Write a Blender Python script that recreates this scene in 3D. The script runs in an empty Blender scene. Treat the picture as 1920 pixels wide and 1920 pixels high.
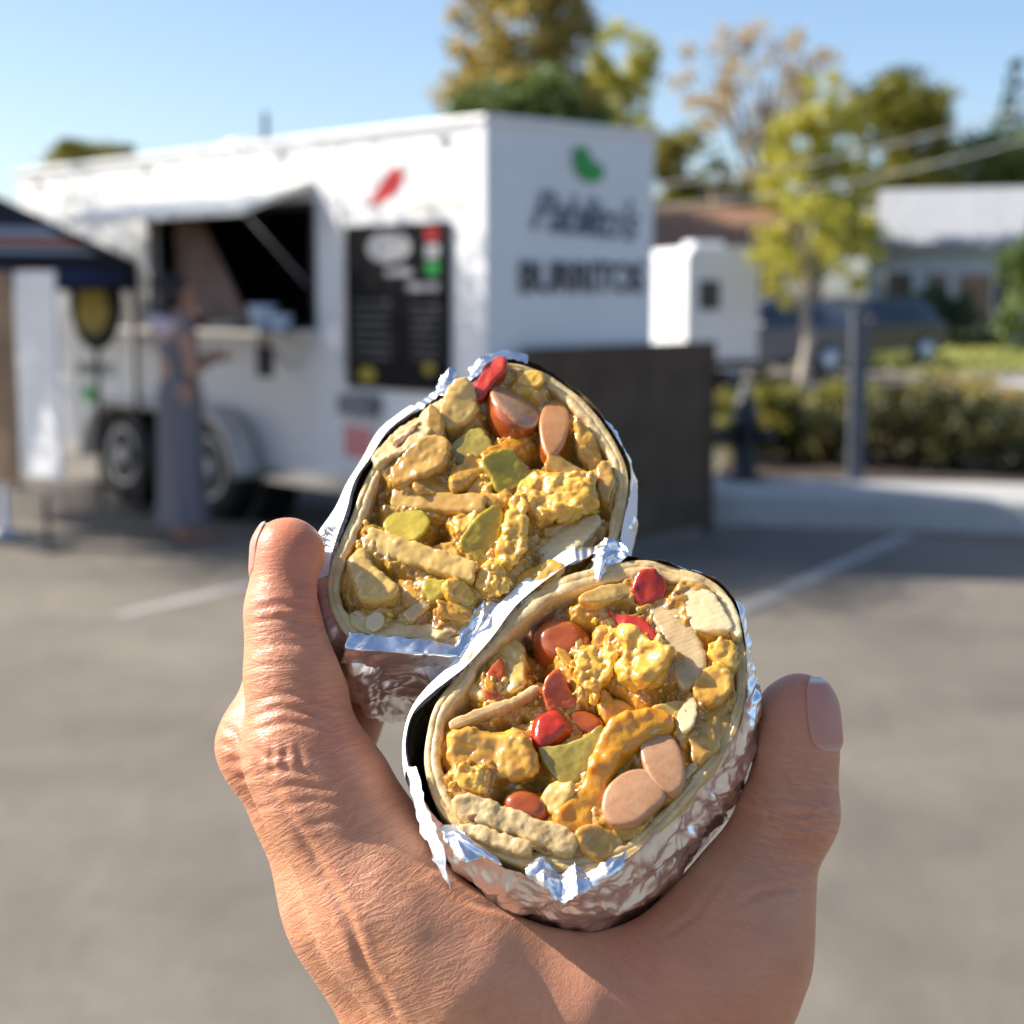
import bpy, bmesh, math, random
import numpy as np
from mathutils import Vector, Matrix

random.seed(7)
RNG = np.random.default_rng(11)
SC = bpy.context.scene
COL = SC.collection
R = math.radians

# ------------------------------------------------------------------ camera
F_PX, CAM_H = 3000.0, 1.6            # focal length in photo pixels (1920 wide), eye height
PITCH = math.atan(415 / F_PX)
FOCUS = 0.40                         # the hand is held 40 cm from the lens
cam_data = bpy.data.cameras.new('camera')
cam_data.sensor_fit = 'HORIZONTAL'
cam_data.sensor_width = 36.0
cam_data.lens = 36.0 * F_PX / 1920.0
cam_data.clip_start, cam_data.clip_end = 0.01, 2000.0
cam_data.dof.use_dof = True
cam_data.dof.focus_distance = FOCUS - 0.012
cam_data.dof.aperture_fstop = 13.0
cam_data.dof.aperture_blades = 7
cam = bpy.data.objects.new('camera', cam_data)
COL.objects.link(cam)
cam.location = (0, 0, CAM_H)
cam.rotation_euler = (math.pi / 2 - PITCH, 0, 0)
SC.camera = cam
CAM_M = Matrix.Translation((0, 0, CAM_H)) @ Matrix.Rotation(math.pi / 2 - PITCH, 4, 'X')
NEAR_M = CAM_M @ Matrix.Translation((0, 0, -FOCUS))     # frame of the held things, 40 cm ahead

# ------------------------------------------------------------------ sky, sun, exposure
SUN_DIR = Vector((-0.78, 0.13, 0.60)).normalized()       # towards the sun
SUN_EL = math.asin(SUN_DIR.z)
SUN_AZ = math.atan2(SUN_DIR.x, SUN_DIR.y)                # from +Y, clockwise positive
world = bpy.data.worlds.new('World')
SC.world = world
world.use_nodes = True
wn = world.node_tree.nodes
bg = wn['Background']
sky = wn.new('ShaderNodeTexSky')
sky.sky_type = 'NISHITA'
sky.sun_disc = False
sky.sun_elevation = SUN_EL
sky.sun_rotation = SUN_AZ
sky.altitude = 1600
sky.air_density = 1.0
sky.dust_density = 4.5
sky.ozone_density = 2.6
world.node_tree.links.new(sky.outputs[0], bg.inputs[0])
bg.inputs[1].default_value = 0.112
sun_data = bpy.data.lights.new('sun', 'SUN')
sun_data.energy = 4.9
sun_data.angle = R(0.5)
sun_data.color = (1.0, 0.93, 0.82)
sun = bpy.data.objects.new('sun', sun_data)
COL.objects.link(sun)
sun.rotation_euler = SUN_DIR.to_track_quat('Z', 'Y').to_euler()
sun.location = (-20, 10, 30)
vs = SC.view_settings
vs.view_transform = 'Standard'
vs.look = 'None'
vs.exposure = 0.84
vs.gamma = 1.0
vs.use_curve_mapping = False
SC.cycles.use_denoising = True
SC.cycles.max_bounces = 10
SC.cycles.transparent_max_bounces = 16
SC.cycles.sample_clamp_indirect = 6.0

# ------------------------------------------------------------------ pixel <-> world measuring
C0 = np.array([0, 0, CAM_H])
FWD = np.array([0, math.cos(PITCH), -math.sin(PITCH)])
UPV = np.array([0, math.sin(PITCH), math.cos(PITCH)])


def ray(px, py):
    return np.array([(px - 960) / F_PX, 0, 0]) - (py - 960) / F_PX * UPV + FWD


def gp(px, py, z=0.0):
    r = ray(px, py)
    return C0 + r * ((z - CAM_H) / r[2])


def at(px, py, Y):
    r = ray(px, py)
    return C0 + r * (Y / r[1])


def on_plane(px, py, p0, n):
    r = ray(px, py)
    return C0 + r * (np.dot(p0 - C0, n) / np.dot(r, n))


# ------------------------------------------------------------------ materials
def mat(name, col, rough=0.6, var=0.12, scale=4.0, bump=0.0, bscale=60.0, metal=0.0, sss=0.0, sss_scale=0.003,
        sss_rad=(1, 0.5, 0.25), coat=0.0, spec=0.5, col2=None, trans=0.0, bdist=0.001, detail=4.0, trl=0.0, coord='Object', ior=1.45):
    m = bpy.data.materials.new(name)
    m.use_nodes = True
    nt = m.node_tree
    N, L = nt.nodes, nt.links
    b = N['Principled BSDF']
    b.inputs['Roughness'].default_value = rough
    b.inputs['Metallic'].default_value = metal
    b.inputs['Specular IOR Level'].default_value = spec
    b.inputs['IOR'].default_value = ior
    b.inputs['Coat Weight'].default_value = coat
    b.inputs['Coat Roughness'].default_value = 0.08
    b.inputs['Transmission Weight'].default_value = trans
    if sss:
        b.inputs['Subsurface Weight'].default_value = sss
        b.inputs['Subsurface Radius'].default_value = sss_rad
        b.inputs['Subsurface Scale'].default_value = sss_scale
    tc = N.new('ShaderNodeTexCoord')
    nz = N.new('ShaderNodeTexNoise')
    nz.inputs['Scale'].default_value = scale
    nz.inputs['Detail'].default_value = detail
    nz.inputs['Roughness'].default_value = 0.6
    L.new(tc.outputs[coord], nz.inputs['Vector'])
    ramp = N.new('ShaderNodeValToRGB')
    c1 = [max(0, c * (1 - var)) for c in col]
    c2 = [min(1, c * (1 + var)) for c in (col2 or col)]
    ramp.color_ramp.elements[0].position = 0.32
    ramp.color_ramp.elements[1].position = 0.68
    ramp.color_ramp.elements[0].color = (*c1, 1)
    ramp.color_ramp.elements[1].color = (*c2, 1)
    L.new(nz.outputs['Fac'], ramp.inputs['Fac'])
    L.new(ramp.outputs['Color'], b.inputs['Base Color'])
    if bump:
        n2 = N.new('ShaderNodeTexNoise')
        n2.inputs['Scale'].default_value = bscale
        n2.inputs['Detail'].default_value = 5.0
        L.new(tc.outputs[coord], n2.inputs['Vector'])
        bp = N.new('ShaderNodeBump')
        bp.inputs['Strength'].default_value = bump
        bp.inputs['Distance'].default_value = bdist
        L.new(n2.outputs['Fac'], bp.inputs['Height'])
        L.new(bp.outputs['Normal'], b.inputs['Normal'])
    if trl:
        tr = N.new('ShaderNodeBsdfTranslucent')
        L.new(ramp.outputs['Color'], tr.inputs['Color'])
        mx = N.new('ShaderNodeMixShader')
        mx.inputs[0].default_value = trl
        L.new(b.outputs[0], mx.inputs[1])
        L.new(tr.outputs[0], mx.inputs[2])
        L.new(mx.outputs[0], N['Material Output'].inputs['Surface'])
    return m


# ------------------------------------------------------------------ scene objects
def tag(o, label=None, cat=None, group=None, kind=None):
    if label:
        o['label'] = label
    if cat:
        o['category'] = cat
    if group:
        o['group'] = group
    if kind:
        o['kind'] = kind
    return o


def thing(name, label, cat, loc=(0, 0, 0), rz=0.0, group=None, matrix=None):
    o = bpy.data.objects.new(name, None)
    o.empty_display_size = 0.1
    COL.objects.link(o)
    if matrix is not None:
        o.matrix_world = matrix
    else:
        o.location = loc
        o.rotation_euler = (0, 0, rz)
    return tag(o, label, cat, group)


def mesh_obj(name, verts, faces, m, parent=None, smooth=False, matrix=None):
    me = bpy.data.meshes.new(name)
    if isinstance(verts, np.ndarray) and isinstance(faces, np.ndarray):
        nv, nf, k = len(verts), len(faces), faces.shape[1]
        me.vertices.add(nv)
        me.vertices.foreach_set('co', np.ascontiguousarray(verts, dtype=np.float32).ravel())
        me.loops.add(nf * k)
        me.loops.foreach_set('vertex_index', np.ascontiguousarray(faces, dtype=np.int32).ravel())
        me.polygons.add(nf)
        me.polygons.foreach_set('loop_start', np.arange(0, nf * k, k, dtype=np.int32))
        me.update(calc_edges=True)
    else:
        me.from_pydata([tuple(map(float, v)) for v in verts], [], [tuple(int(i) for i in f) for f in faces])
        me.update()
    for mm in (m if isinstance(m, (list, tuple)) else [m]):
        me.materials.append(mm)
    if smooth:
        me.polygons.foreach_set('use_smooth', [True] * len(me.polygons))
    o = bpy.data.objects.new(name, me)
    COL.objects.link(o)
    if parent:
        o.parent = parent
    elif matrix is not None:
        o.matrix_world = matrix
    return o


class MB:
    def __init__(self):
        self.v, self.f = [], []

    def add(self, vs, fs):
        n = len(self.v)
        self.v += [tuple(map(float, p)) for p in vs]
        self.f += [tuple(i + n for i in f) for f in fs]
        return self

    def box(self, c, s, rz=0.0, rx=0.0, ry=0.0):
        M = Matrix.Translation(c) @ Matrix.Rotation(rz, 4, 'Z') @ Matrix.Rotation(ry, 4, 'Y') @ Matrix.Rotation(rx, 4, 'X')
        vs = [M @ Vector((x * s[0] / 2, y * s[1] / 2, z * s[2] / 2)) for x in (-1, 1) for y in (-1, 1) for z in (-1, 1)]
        return self.add(vs, [(0, 1, 3, 2), (4, 6, 7, 5), (0, 4, 5, 1), (2, 3, 7, 6), (0, 2, 6, 4), (1, 5, 7, 3)])

    def lohi(self, lo, hi):
        lo, hi = np.array(lo, float), np.array(hi, float)
        return self.box((lo + hi) / 2, hi - lo)

    def tube(self, pts, rad, n=8, cap=True):
        pts = [Vector(p) for p in pts]
        rad = rad if isinstance(rad, (list, tuple)) else [rad] * len(pts)
        vs, fs = [], []
        for i, p in enumerate(pts):
            d = (pts[min(i + 1, len(pts) - 1)] - pts[max(i - 1, 0)]).normalized()
            a = d.orthogonal().normalized() if i == 0 else (a - d * a.dot(d)).normalized()
            b = d.cross(a)
            for k in range(n):
                t = 2 * math.pi * k / n
                vs.append(p + (a * math.cos(t) + b * math.sin(t)) * rad[i])
        for i in range(len(pts) - 1):
            for k in range(n):
                fs.append((i * n + k, i * n + (k + 1) % n, (i + 1) * n + (k + 1) % n, (i + 1) * n + k))
        if cap:
            fs.append(tuple(range(n - 1, -1, -1)))
            fs.append(tuple(range((len(pts) - 1) * n, len(pts) * n)))
        return self.add(vs, fs)

    def lathe(self, c, prof, n=20, axis='Z'):
        """prof: (radius, height) pairs"""
        M = {'Z': Matrix.Identity(3), 'X': Matrix.Rotation(math.pi / 2, 3, 'Y'), 'Y': Matrix.Rotation(-math.pi / 2, 3, 'X')}[axis]
        vs, fs = [], []
        for r, h in prof:
            for k in range(n):
                t = 2 * math.pi * k / n
                vs.append(Vector(c) + M @ Vector((r * math.cos(t), r * math.sin(t), h)))
        for i in range(len(prof) - 1):
            for k in range(n):
                fs.append((i * n + k, i * n + (k + 1) % n, (i + 1) * n + (k + 1) % n, (i + 1) * n + k))
        fs.append(tuple(range(n - 1, -1, -1)))
        fs.append(tuple(range((len(prof) - 1) * n, len(prof) * n)))
        return self.add(vs, fs)

    def prism(self, poly, axis_vec):
        """extrude a 3D polygon along a vector"""
        n = len(poly)
        a = [Vector(p) for p in poly]
        b = [p + Vector(axis_vec) for p in a]
        fs = [tuple(range(n - 1, -1, -1)), tuple(range(n, 2 * n))]
        fs += [(i, (i + 1) % n, n + (i + 1) % n, n + i) for i in range(n)]
        return self.add(a + b, fs)

    def build(self, name, m, parent=None, smooth=False, bevel=0.0):
        o = mesh_obj(name, self.v, self.f, m, parent, smooth)
        bm = bmesh.new()
        bm.from_mesh(o.data)
        bmesh.ops.recalc_face_normals(bm, faces=bm.faces)
        bm.to_mesh(o.data)
        bm.free()
        if bevel:
            md = o.modifiers.new('bevel', 'BEVEL')
            md.width = bevel
            md.segments = 2
            md.limit_method = 'ANGLE'
        return o


def text_mesh(body, size, shear=0.0, extrude=0.0, bold=0.0, align='CENTER', spacing=1.0):
    cu = bpy.data.curves.new('lettering_curve', 'FONT')
    cu.body = body
    cu.size = size
    cu.shear = shear
    cu.extrude = extrude
    cu.offset = bold
    cu.align_x = align
    cu.space_character = spacing
    cu.resolution_u = 3
    t = bpy.data.objects.new('lettering_tmp', cu)
    COL.objects.link(t)
    dg = bpy.context.evaluated_depsgraph_get()
    me = bpy.data.meshes.new_from_object(t.evaluated_get(dg))
    bpy.data.objects.remove(t)
    bpy.data.curves.remove(cu)
    return me


def text_obj(name, body, size, m, parent, matrix, **kw):
    me = text_mesh(body, size, **kw)
    me.materials.clear()
    me.materials.append(m)
    o = bpy.data.objects.new(name, me)
    COL.objects.link(o)
    o.parent = parent
    o.matrix_local = matrix
    return o


# ------------------------------------------------------------------ numpy noise and implicit surfaces
def _hash3(ix, iy, iz, seed):
    h = (ix.astype(np.int64) * 374761393 + iy.astype(np.int64) * 668265263 + iz.astype(np.int64) * 2147483647 + seed * 1274126177) & 0xFFFFFFFF
    h = ((h ^ (h >> 13)) * 1274126177) & 0xFFFFFFFF
    h = ((h ^ (h >> 16)) * 2246822519) & 0xFFFFFFFF
    return ((h ^ (h >> 15)) & 0xFFFF).astype(np.float32) / 65535.0


def vnoise(p, seed=0):
    """smooth value noise in -1..1, p is Nx3"""
    i = np.floor(p)
    f = (p - i).astype(np.float32)
    i = i.astype(np.int64)
    u = f * f * f * (f * (f * 6 - 15) + 10)
    r = 0
    for dx in (0, 1):
        for dy in (0, 1):
            for dz in (0, 1):
                w = (u[:, 0] if dx else 1 - u[:, 0]) * (u[:, 1] if dy else 1 - u[:, 1]) * (u[:, 2] if dz else 1 - u[:, 2])
                r = r + w * _hash3(i[:, 0] + dx, i[:, 1] + dy, i[:, 2] + dz, seed)
    return r * 2 - 1


def fbm(p, octv=4, seed=0, gain=0.5):
    s, a, r = 1.0, 1.0, 0
    for o in range(octv):
        r = r + a * vnoise(p * s + o * 17.3, seed + o)
        s *= 2.03
        a *= gain
    return r


def worley(p, seed=0):
    """distance to the nearest jittered cell point"""
    i = np.floor(p).astype(np.int64)
    best = np.full(len(p), 9.0, np.float32)
    for dx in (-1, 0, 1):
        for dy in (-1, 0, 1):
            for dz in (-1, 0, 1):
                a, b, c = i[:, 0] + dx, i[:, 1] + dy, i[:, 2] + dz
                q = np.stack([a + _hash3(a, b, c, seed), b + _hash3(a, b, c, seed + 1), c + _hash3(a, b, c, seed + 2)], 1)
                best = np.minimum(best, ((q - p) ** 2).sum(1))
    return np.sqrt(best)


def smin(a, b, k):
    h = np.maximum(k - np.abs(a - b), 0) / k
    return np.minimum(a, b) - h * h * k * 0.25


def smax(a, b, k):
    return -smin(-a, -b, k)


def capsule(p, a, b, ra, rb):
    """distance to a tapered capsule"""
    ba = b - a
    t = np.clip(((p - a) @ ba) / max(ba @ ba, 1e-12), 0, 1).astype(np.float32)
    d = p - a - t[:, None] * ba
    return np.sqrt((d * d).sum(1)) - (ra + (rb - ra) * t)


def surface_nets(fn, lo, hi, step, coarse=4, polish=2, band=2.5):
    """quad mesh of the zero set of fn (Nx3 -> N), evaluated only near the surface"""
    lo = np.array(lo, np.float64)
    n = (np.ceil((np.array(hi) - lo) / step / coarse).astype(int) + 1) * coarse + 1
    nc = (n - 1) // coarse + 1
    g = [lo[a] + np.arange(nc[a]) * step * coarse for a in range(3)]
    pts = np.stack(np.meshgrid(*g, indexing='ij'), -1).reshape(-1, 3)
    Fc = fn(pts).reshape(nc)
    Ff = np.repeat(np.repeat(np.repeat(Fc, coarse, 0), coarse, 1), coarse, 2)[:n[0], :n[1], :n[2]].copy()
    near = np.abs(Ff) < band * step * coarse
    idx = np.argwhere(near)
    Ff[near] = fn(lo + idx * step)
    S = Ff < 0
    act = np.zeros(tuple(n - 1), bool)
    c0 = S[:-1, :-1, :-1]
    for dx in (0, 1):
        for dy in (0, 1):
            for dz in (0, 1):
                act |= S[dx:n[0] - 1 + dx, dy:n[1] - 1 + dy, dz:n[2] - 1 + dz] != c0
    cells = np.argwhere(act)
    vid = np.full(tuple(n - 1), -1, np.int32)
    vid[tuple(cells.T)] = np.arange(len(cells))
    acc = np.zeros((len(cells), 3))
    cnt = np.zeros(len(cells))
    for ax in range(3):
        o1, o2 = [a for a in range(3) if a != ax]
        for u in (0, 1):
            for v in (0, 1):
                A = cells.copy()
                A[:, o1] += u
                A[:, o2] += v
                B = A.copy()
                B[:, ax] += 1
                fa, fb = Ff[tuple(A.T)], Ff[tuple(B.T)]
                x = (fa < 0) != (fb < 0)
                t = np.where(x, fa / np.where(fa == fb, 1, fa - fb), 0)
                P = A.astype(float)
                P[:, ax] += t
                acc += np.where(x[:, None], P, 0)
                cnt += x
    V = lo + acc / np.maximum(cnt, 1)[:, None] * step
    quads = []
    for ax in range(3):
        o1, o2 = [(1, 2), (2, 0), (0, 1)][ax]
        sl_a = [slice(None)] * 3
        sl_b = [slice(None)] * 3
        sl_a[ax] = slice(0, n[ax] - 1)
        sl_b[ax] = slice(1, n[ax])
        E = np.argwhere(S[tuple(sl_a)] != S[tuple(sl_b)])
        E = E[(E[:, o1] > 0) & (E[:, o2] > 0) & (E[:, o1] < n[o1] - 1) & (E[:, o2] < n[o2] - 1)]
        inside = S[tuple(E.T)]

        def cell(d1, d2):
            Q = E.copy()
            Q[:, o1] += d1
            Q[:, o2] += d2
            return vid[tuple(Q.T)]
        q = np.stack([cell(-1, -1), cell(0, -1), cell(0, 0), cell(-1, 0)], 1)
        q[~inside] = q[~inside][:, ::-1]
        quads.append(q)
    Q = np.concatenate(quads)
    Q = Q[(Q >= 0).all(1)]
    e = step * 0.3
    for _ in range(polish):
        f0 = fn(V)
        G = np.stack([(fn(V + np.eye(3)[a] * e) - f0) / e for a in range(3)], 1)
        m2 = np.maximum((G * G).sum(1), 0.05)
        V = V - np.clip(f0 / m2, -step, step)[:, None] * G * 0.8
    return V, Q

# ================================================================== THE PLACE
def ramp_mix(name, rough=0.9, cols=((0.1, 0.1, 0.1), (0.2, 0.2, 0.2)), scale=1.0, fine=40.0, bump=0.3, bdist=0.004):
    """ground-like material: broad patches times fine speckle"""
    m = mat(name, cols[0], rough, 0.0, scale, bump=bump, bscale=fine, bdist=bdist, col2=cols[1])
    nt = m.node_tree
    N, L = nt.nodes, nt.links
    b = N['Principled BSDF']
    src = b.inputs['Base Color'].links[0].from_socket
    tc = [n for n in N if n.type == 'TEX_COORD'][0]
    sp = N.new('ShaderNodeTexNoise')
    sp.inputs['Scale'].default_value = fine
    sp.inputs['Detail'].default_value = 3
    L.new(tc.outputs['Object'], sp.inputs['Vector'])
    mr = N.new('ShaderNodeMapRange')
    mr.inputs['To Min'].default_value = 0.62
    mr.inputs['To Max'].default_value = 1.38
    L.new(sp.outputs['Fac'], mr.inputs['Value'])
    mx = N.new('ShaderNodeMix')
    mx.data_type = 'RGBA'
    mx.blend_type = 'MULTIPLY'
    mx.inputs[0].default_value = 1.0
    L.new(src, mx.inputs[6])
    L.new(mr.outputs[0], mx.inputs[7])
    L.new(mx.outputs[2], b.inputs['Base Color'])
    return m


M_asphalt = ramp_mix('asphalt', 0.85, ((0.138, 0.119, 0.095), (0.205, 0.177, 0.142)), 0.8, 55.0, 0.35, 0.006)
_N, _L = M_asphalt.node_tree.nodes, M_asphalt.node_tree.links
_b = _N['Principled BSDF']
_src = _b.inputs['Base Color'].links[0].from_socket
_tc = [n for n in _N if n.type == 'TEX_COORD'][0]
for _sc, _lo, _hi, _d in ((.42, .86, 1.08, 1.5), (2.6, .92, 1.04, 3.0)):      # worn and oil-darkened areas
    _mp = _N.new('ShaderNodeMapping')
    _mp.inputs['Scale'].default_value = (1, .45, 1)
    _mp.inputs['Rotation'].default_value = (0, 0, .5)
    _L.new(_tc.outputs['Object'], _mp.inputs['Vector'])
    _n = _N.new('ShaderNodeTexNoise')
    _n.inputs['Scale'].default_value = _sc
    _n.inputs['Detail'].default_value = 6
    _n.inputs['Distortion'].default_value = _d
    _L.new(_mp.outputs[0], _n.inputs['Vector'])
    _mr = _N.new('ShaderNodeMapRange')
    _mr.inputs['From Min'].default_value = .34
    _mr.inputs['From Max'].default_value = .62
    _mr.inputs['To Min'].default_value = _lo
    _mr.inputs['To Max'].default_value = _hi
    _L.new(_n.outputs['Fac'], _mr.inputs['Value'])
    _mx = _N.new('ShaderNodeMix')
    _mx.data_type = 'RGBA'
    _mx.blend_type = 'MULTIPLY'
    _mx.inputs[0].default_value = 1.0
    _L.new(_src, _mx.inputs[6])
    _L.new(_mr.outputs[0], _mx.inputs[7])
    _src = _mx.outputs[2]
_L.new(_src, _b.inputs['Base Color'])
M_concrete = ramp_mix('concrete', 0.85, ((0.36, 0.36, 0.35), (0.45, 0.44, 0.42)), 1.4, 30.0, 0.2, 0.003)
M_grass_soil = ramp_mix('lawn_grass', 0.95, ((0.11, 0.13, 0.035), (0.20, 0.19, 0.06)), 0.5, 18.0, 0.5, 0.03)
M_mulch = ramp_mix('mulch', 0.95, ((0.035, 0.025, 0.018), (0.08, 0.055, 0.04)), 3.0, 30.0, 0.6, 0.02)
M_linepaint = ramp_mix('road_paint', 0.8, ((0.30, 0.285, 0.26), (0.42, 0.40, 0.37)), 3.0, 45.0, 0.2, 0.004)
M_white = mat('white_paint', (0.74, 0.745, 0.755), 0.4, 0.04, 1.2, bump=0.05, bscale=6, bdist=0.01)
M_cream = mat('cream_panel', (0.80, 0.78, 0.72), 0.45, 0.05, 1.5)
M_black = mat('black_rubber', (0.012, 0.012, 0.013), 0.6, 0.3, 8, bump=0.2, bscale=60, bdist=0.003)
M_blackpanel = mat('black_board', (0.008, 0.008, 0.009), 0.6, 0.3, 3, spec=.12)
M_darkmetal = mat('dark_metal', (0.03, 0.032, 0.036), 0.45, 0.2, 5, metal=0.3)
M_silver = mat('brushed_aluminium', (0.70, 0.70, 0.71), 0.28, 0.06, 10, metal=1.0, bump=0.05, bscale=80)
M_red = mat('red_print', (0.42, 0.006, 0.010), 0.45, 0.12, 4)
M_green = mat('green_print', (0.015, 0.30, 0.05), 0.45, 0.2, 4)
M_greydark = mat('charcoal_print', (0.035, 0.04, 0.05), 0.5, 0.1, 4)
M_greyscript = mat('slate_print', (0.09, 0.11, 0.15), 0.5, 0.1, 4)
M_yellow = mat('yellow_print', (0.36, 0.28, 0.02), 0.5, 0.2, 6)
M_orange = mat('orange_print', (0.75, 0.22, 0.06), 0.6, 0.15, 4)
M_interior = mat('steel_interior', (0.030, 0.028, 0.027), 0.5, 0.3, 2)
M_brownpanel = mat('dark_brown_board', (0.105, 0.074, 0.050), 0.75, 0.25, 3, bump=0.2, bscale=14, bdist=0.004, spec=.15)
M_tent = mat('black_canopy_fabric', (0.020, 0.021, 0.023), 0.7, 0.2, 2, bump=0.2, bscale=20, bdist=0.004)
M_navy = mat('navy_print', (0.03, 0.045, 0.11), 0.6, 0.2, 3)
M_wood = mat('tan_wood', (0.30, 0.19, 0.11), 0.6, 0.25, 6, bump=0.2, bscale=25, bdist=0.002)
M_postgrey = mat('grey_post_metal', (0.10, 0.11, 0.13), 0.45, 0.15, 5, metal=0.2)
M_glass = mat('window_glass', (0.02, 0.025, 0.03), 0.05, 0.1, 1, spec=0.8)
M_amber = mat('amber_glint', (0.75, 0.33, 0.02), 0.2, 0.1, 5, spec=0.8)


def sheet(name, pts, z, m):
    o = mesh_obj(name, [(p[0], p[1], z) for p in pts], [tuple(range(len(pts)))], m)
    tag(o, kind='structure')
    return o


sheet('asphalt', [(-400, -60), (400, -60), (400, 900), (-400, 900)], 0.0, M_asphalt)
KD = np.array([0.977, -0.214, 0.0])
KN = np.array([0.214, 0.977, 0.0])
K0 = np.array([1.30, 10.92, 0.0])
kerb_r = K0 + KD * 14
KW = 0.9
bed = [K0 + KN * KW, kerb_r + KN * KW, kerb_r + KN * (KW + 5.0), K0 + KN * (KW + 4.4)]
sheet('planting_bed', bed, 0.225, M_mulch)
sheet('lawn', [(6.6, 33), (60, 26), (120, 140), (-30, 140), (2, 60)], 0.008, M_grass_soil)
sheet('driveway', [(8.5, 20), (40, 18), (40, 25.5), (8.5, 29)], 0.004, M_concrete)

# kerb wall with a broad concrete top
mb = MB()
prof = [(0, 0), (0.02, 0.20), (0.05, 0.23), (KW + 0.06, 0.23), (KW + 0.06, 0.0)]
mb.prism([K0 + KN * a + np.array([0, 0, b]) for a, b in prof], KD * 14)
o = mb.build('concrete_kerb', M_concrete, bevel=0.01)
tag(o, kind='structure')

# parking lines
for base, end, lab in (((-1.96, 7.80), (-0.42, 10.25), 'faded white parking line on the asphalt left of the hand'),
                       ((1.05, 7.78), (2.62, 10.46), 'faded white parking line on the asphalt running toward the kerb')):
    a, b = np.array(base), np.array(end)
    d = (b - a) / np.linalg.norm(b - a)
    n = np.array([-d[1], d[0]]) * 0.055
    pts = []
    K = 24
    rr = np.random.default_rng(3)
    for i in range(K + 1):
        pts.append(a + (b - a) * i / K + n * (1 + rr.uniform(-.12, .08)))
    for i in range(K, -1, -1):
        pts.append(a + (b - a) * i / K - n * (1 + rr.uniform(-.12, .08)))
    o = mesh_obj('parking_line', [(p[0], p[1], 0.004) for p in pts], [(i, i + 1, 2 * K - i, 2 * K + 1 - i) for i in range(K)][::1], M_linepaint)
    tag(o, lab, 'road marking')

# ------------------------------------------------------------------ food trailer
# local frame: x runs from the near corner back along the serving side, y goes into the trailer, z up
TW = gp(430, 972)
TD = np.array([-0.682, 0.731, 0.0])
TNRM = np.array([-0.731, -0.682, 0.0])
corner = TW + TD * -2.72
TL, TWID, TH, TB = 5.75, 1.42, 2.54, 0.36
ang = math.atan2(TD[1], TD[0])
TM = Matrix.Translation(Vector(corner)) @ Matrix.Rotation(ang, 4, 'Z')
# local +x = TD ; local +y = rotate +90 = (-.731,-.682) = outward, so the inside is -y
trailer = thing('food_trailer', 'white food trailer with open serving window, black menu board and two wheels', 'trailer', matrix=TM)


def side_xy(px, py, out=0.0):
    q = on_plane(px, py, TW + TNRM * out, TNRM)
    return float(np.dot(q - corner, TD)), float(q[2])


def front_xy(px, py):
    q = on_plane(px, py, corner, np.array([0.682, -0.731, 0]))
    return float(np.dot(q - corner, -TNRM)), float(q[2])


wx0, wx1, wz0, wz1 = 1.66, 3.66, 1.38, 2.14
mb = MB()
T = 0.05
mb.lohi((0, -T, TB), (wx0, 0, TH)).lohi((wx1, -T, TB), (TL, 0, TH)).lohi((wx0, -T, TB), (wx1, 0, wz0)).lohi((wx0, -T, wz1), (wx1, 0, TH))
mb.lohi((0, -TWID, TB), (T, -T, TH)).lohi((TL - T, -TWID, TB), (TL, -T, TH)).lohi((T, -TWID, TB), (TL - T, -TWID + T, TH))
mb.build('body', M_white, trailer)
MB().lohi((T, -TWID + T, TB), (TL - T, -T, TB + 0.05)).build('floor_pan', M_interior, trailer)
mb = MB()
mb.lohi((-0.03, -TWID - 0.03, TH), (TL + 0.03, 0.03, TH + 0.045))
mb.build('roof', M_white, trailer, bevel=0.012)
mb = MB()
for z in (TB - 0.05,):
    mb.lohi((-0.02, -0.04, z), (TL, 0.012, z + 0.1)).lohi((-0.012, -TWID, z), (0.04, -0.05, z + 0.1))
mb.build('skirt_rail', M_silver, trailer)
mb = MB().lohi((-0.012, -0.05, TB + 0.06), (0.05, 0.012, TH - 0.002))
mb.build('corner_trim', M_white, trailer, bevel=0.006)
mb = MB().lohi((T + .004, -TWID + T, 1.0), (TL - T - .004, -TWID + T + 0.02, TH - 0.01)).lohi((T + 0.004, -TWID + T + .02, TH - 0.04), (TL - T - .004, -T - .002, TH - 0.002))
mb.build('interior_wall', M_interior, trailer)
mb = MB()
fr = 0.03
mb.lohi((wx0 - fr, -0.02, wz0 - fr), (wx0, 0.015, wz1 + fr)).lohi((wx1, -0.02, wz0 - fr), (wx1 + fr, 0.015, wz1 + fr))
mb.lohi((wx0, -0.02, wz1), (wx1, 0.015, wz1 + fr)).lohi((wx0, -0.02, wz0 - fr), (wx1, 0.015, wz0))
mb.build('window_frame', M_darkmetal, trailer)
# awning flap: hinge along the top of the window, outer edge a little lower
hz, oz, ol = 2.27, 2.07, 0.55
mb = MB()
mb.add([(wx0 - .02, 0.02, hz), (wx1 + .25, 0.02, hz), (wx1 + .25, ol, oz), (wx0 - .02, ol, oz), (wx0 - .02, 0.02, hz + .04), (wx1 + .25, 0.02, hz + .04), (wx1 + .25, ol, oz + .04), (wx0 - .02, ol, oz + .04)],
       [(0, 1, 2, 3), (7, 6, 5, 4), (0, 4, 5, 1), (1, 5, 6, 2), (2, 6, 7, 3), (3, 7, 4, 0)])
aw = mb.build('awning_flap', M_cream, trailer)
mb = MB()
mb.tube([(wx0 + .02, 0.02, 1.62), (wx0 + .02, ol - .06, oz - .01)], 0.006)
mb.build('gas_strut', M_silver, aw)
mb = MB()
mb.tube([(wx1 - .02, 0.02, 1.62), (wx1 - .02, ol - .06, oz - .01)], 0.006)
mb.build('gas_strut', M_silver, aw)
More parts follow.
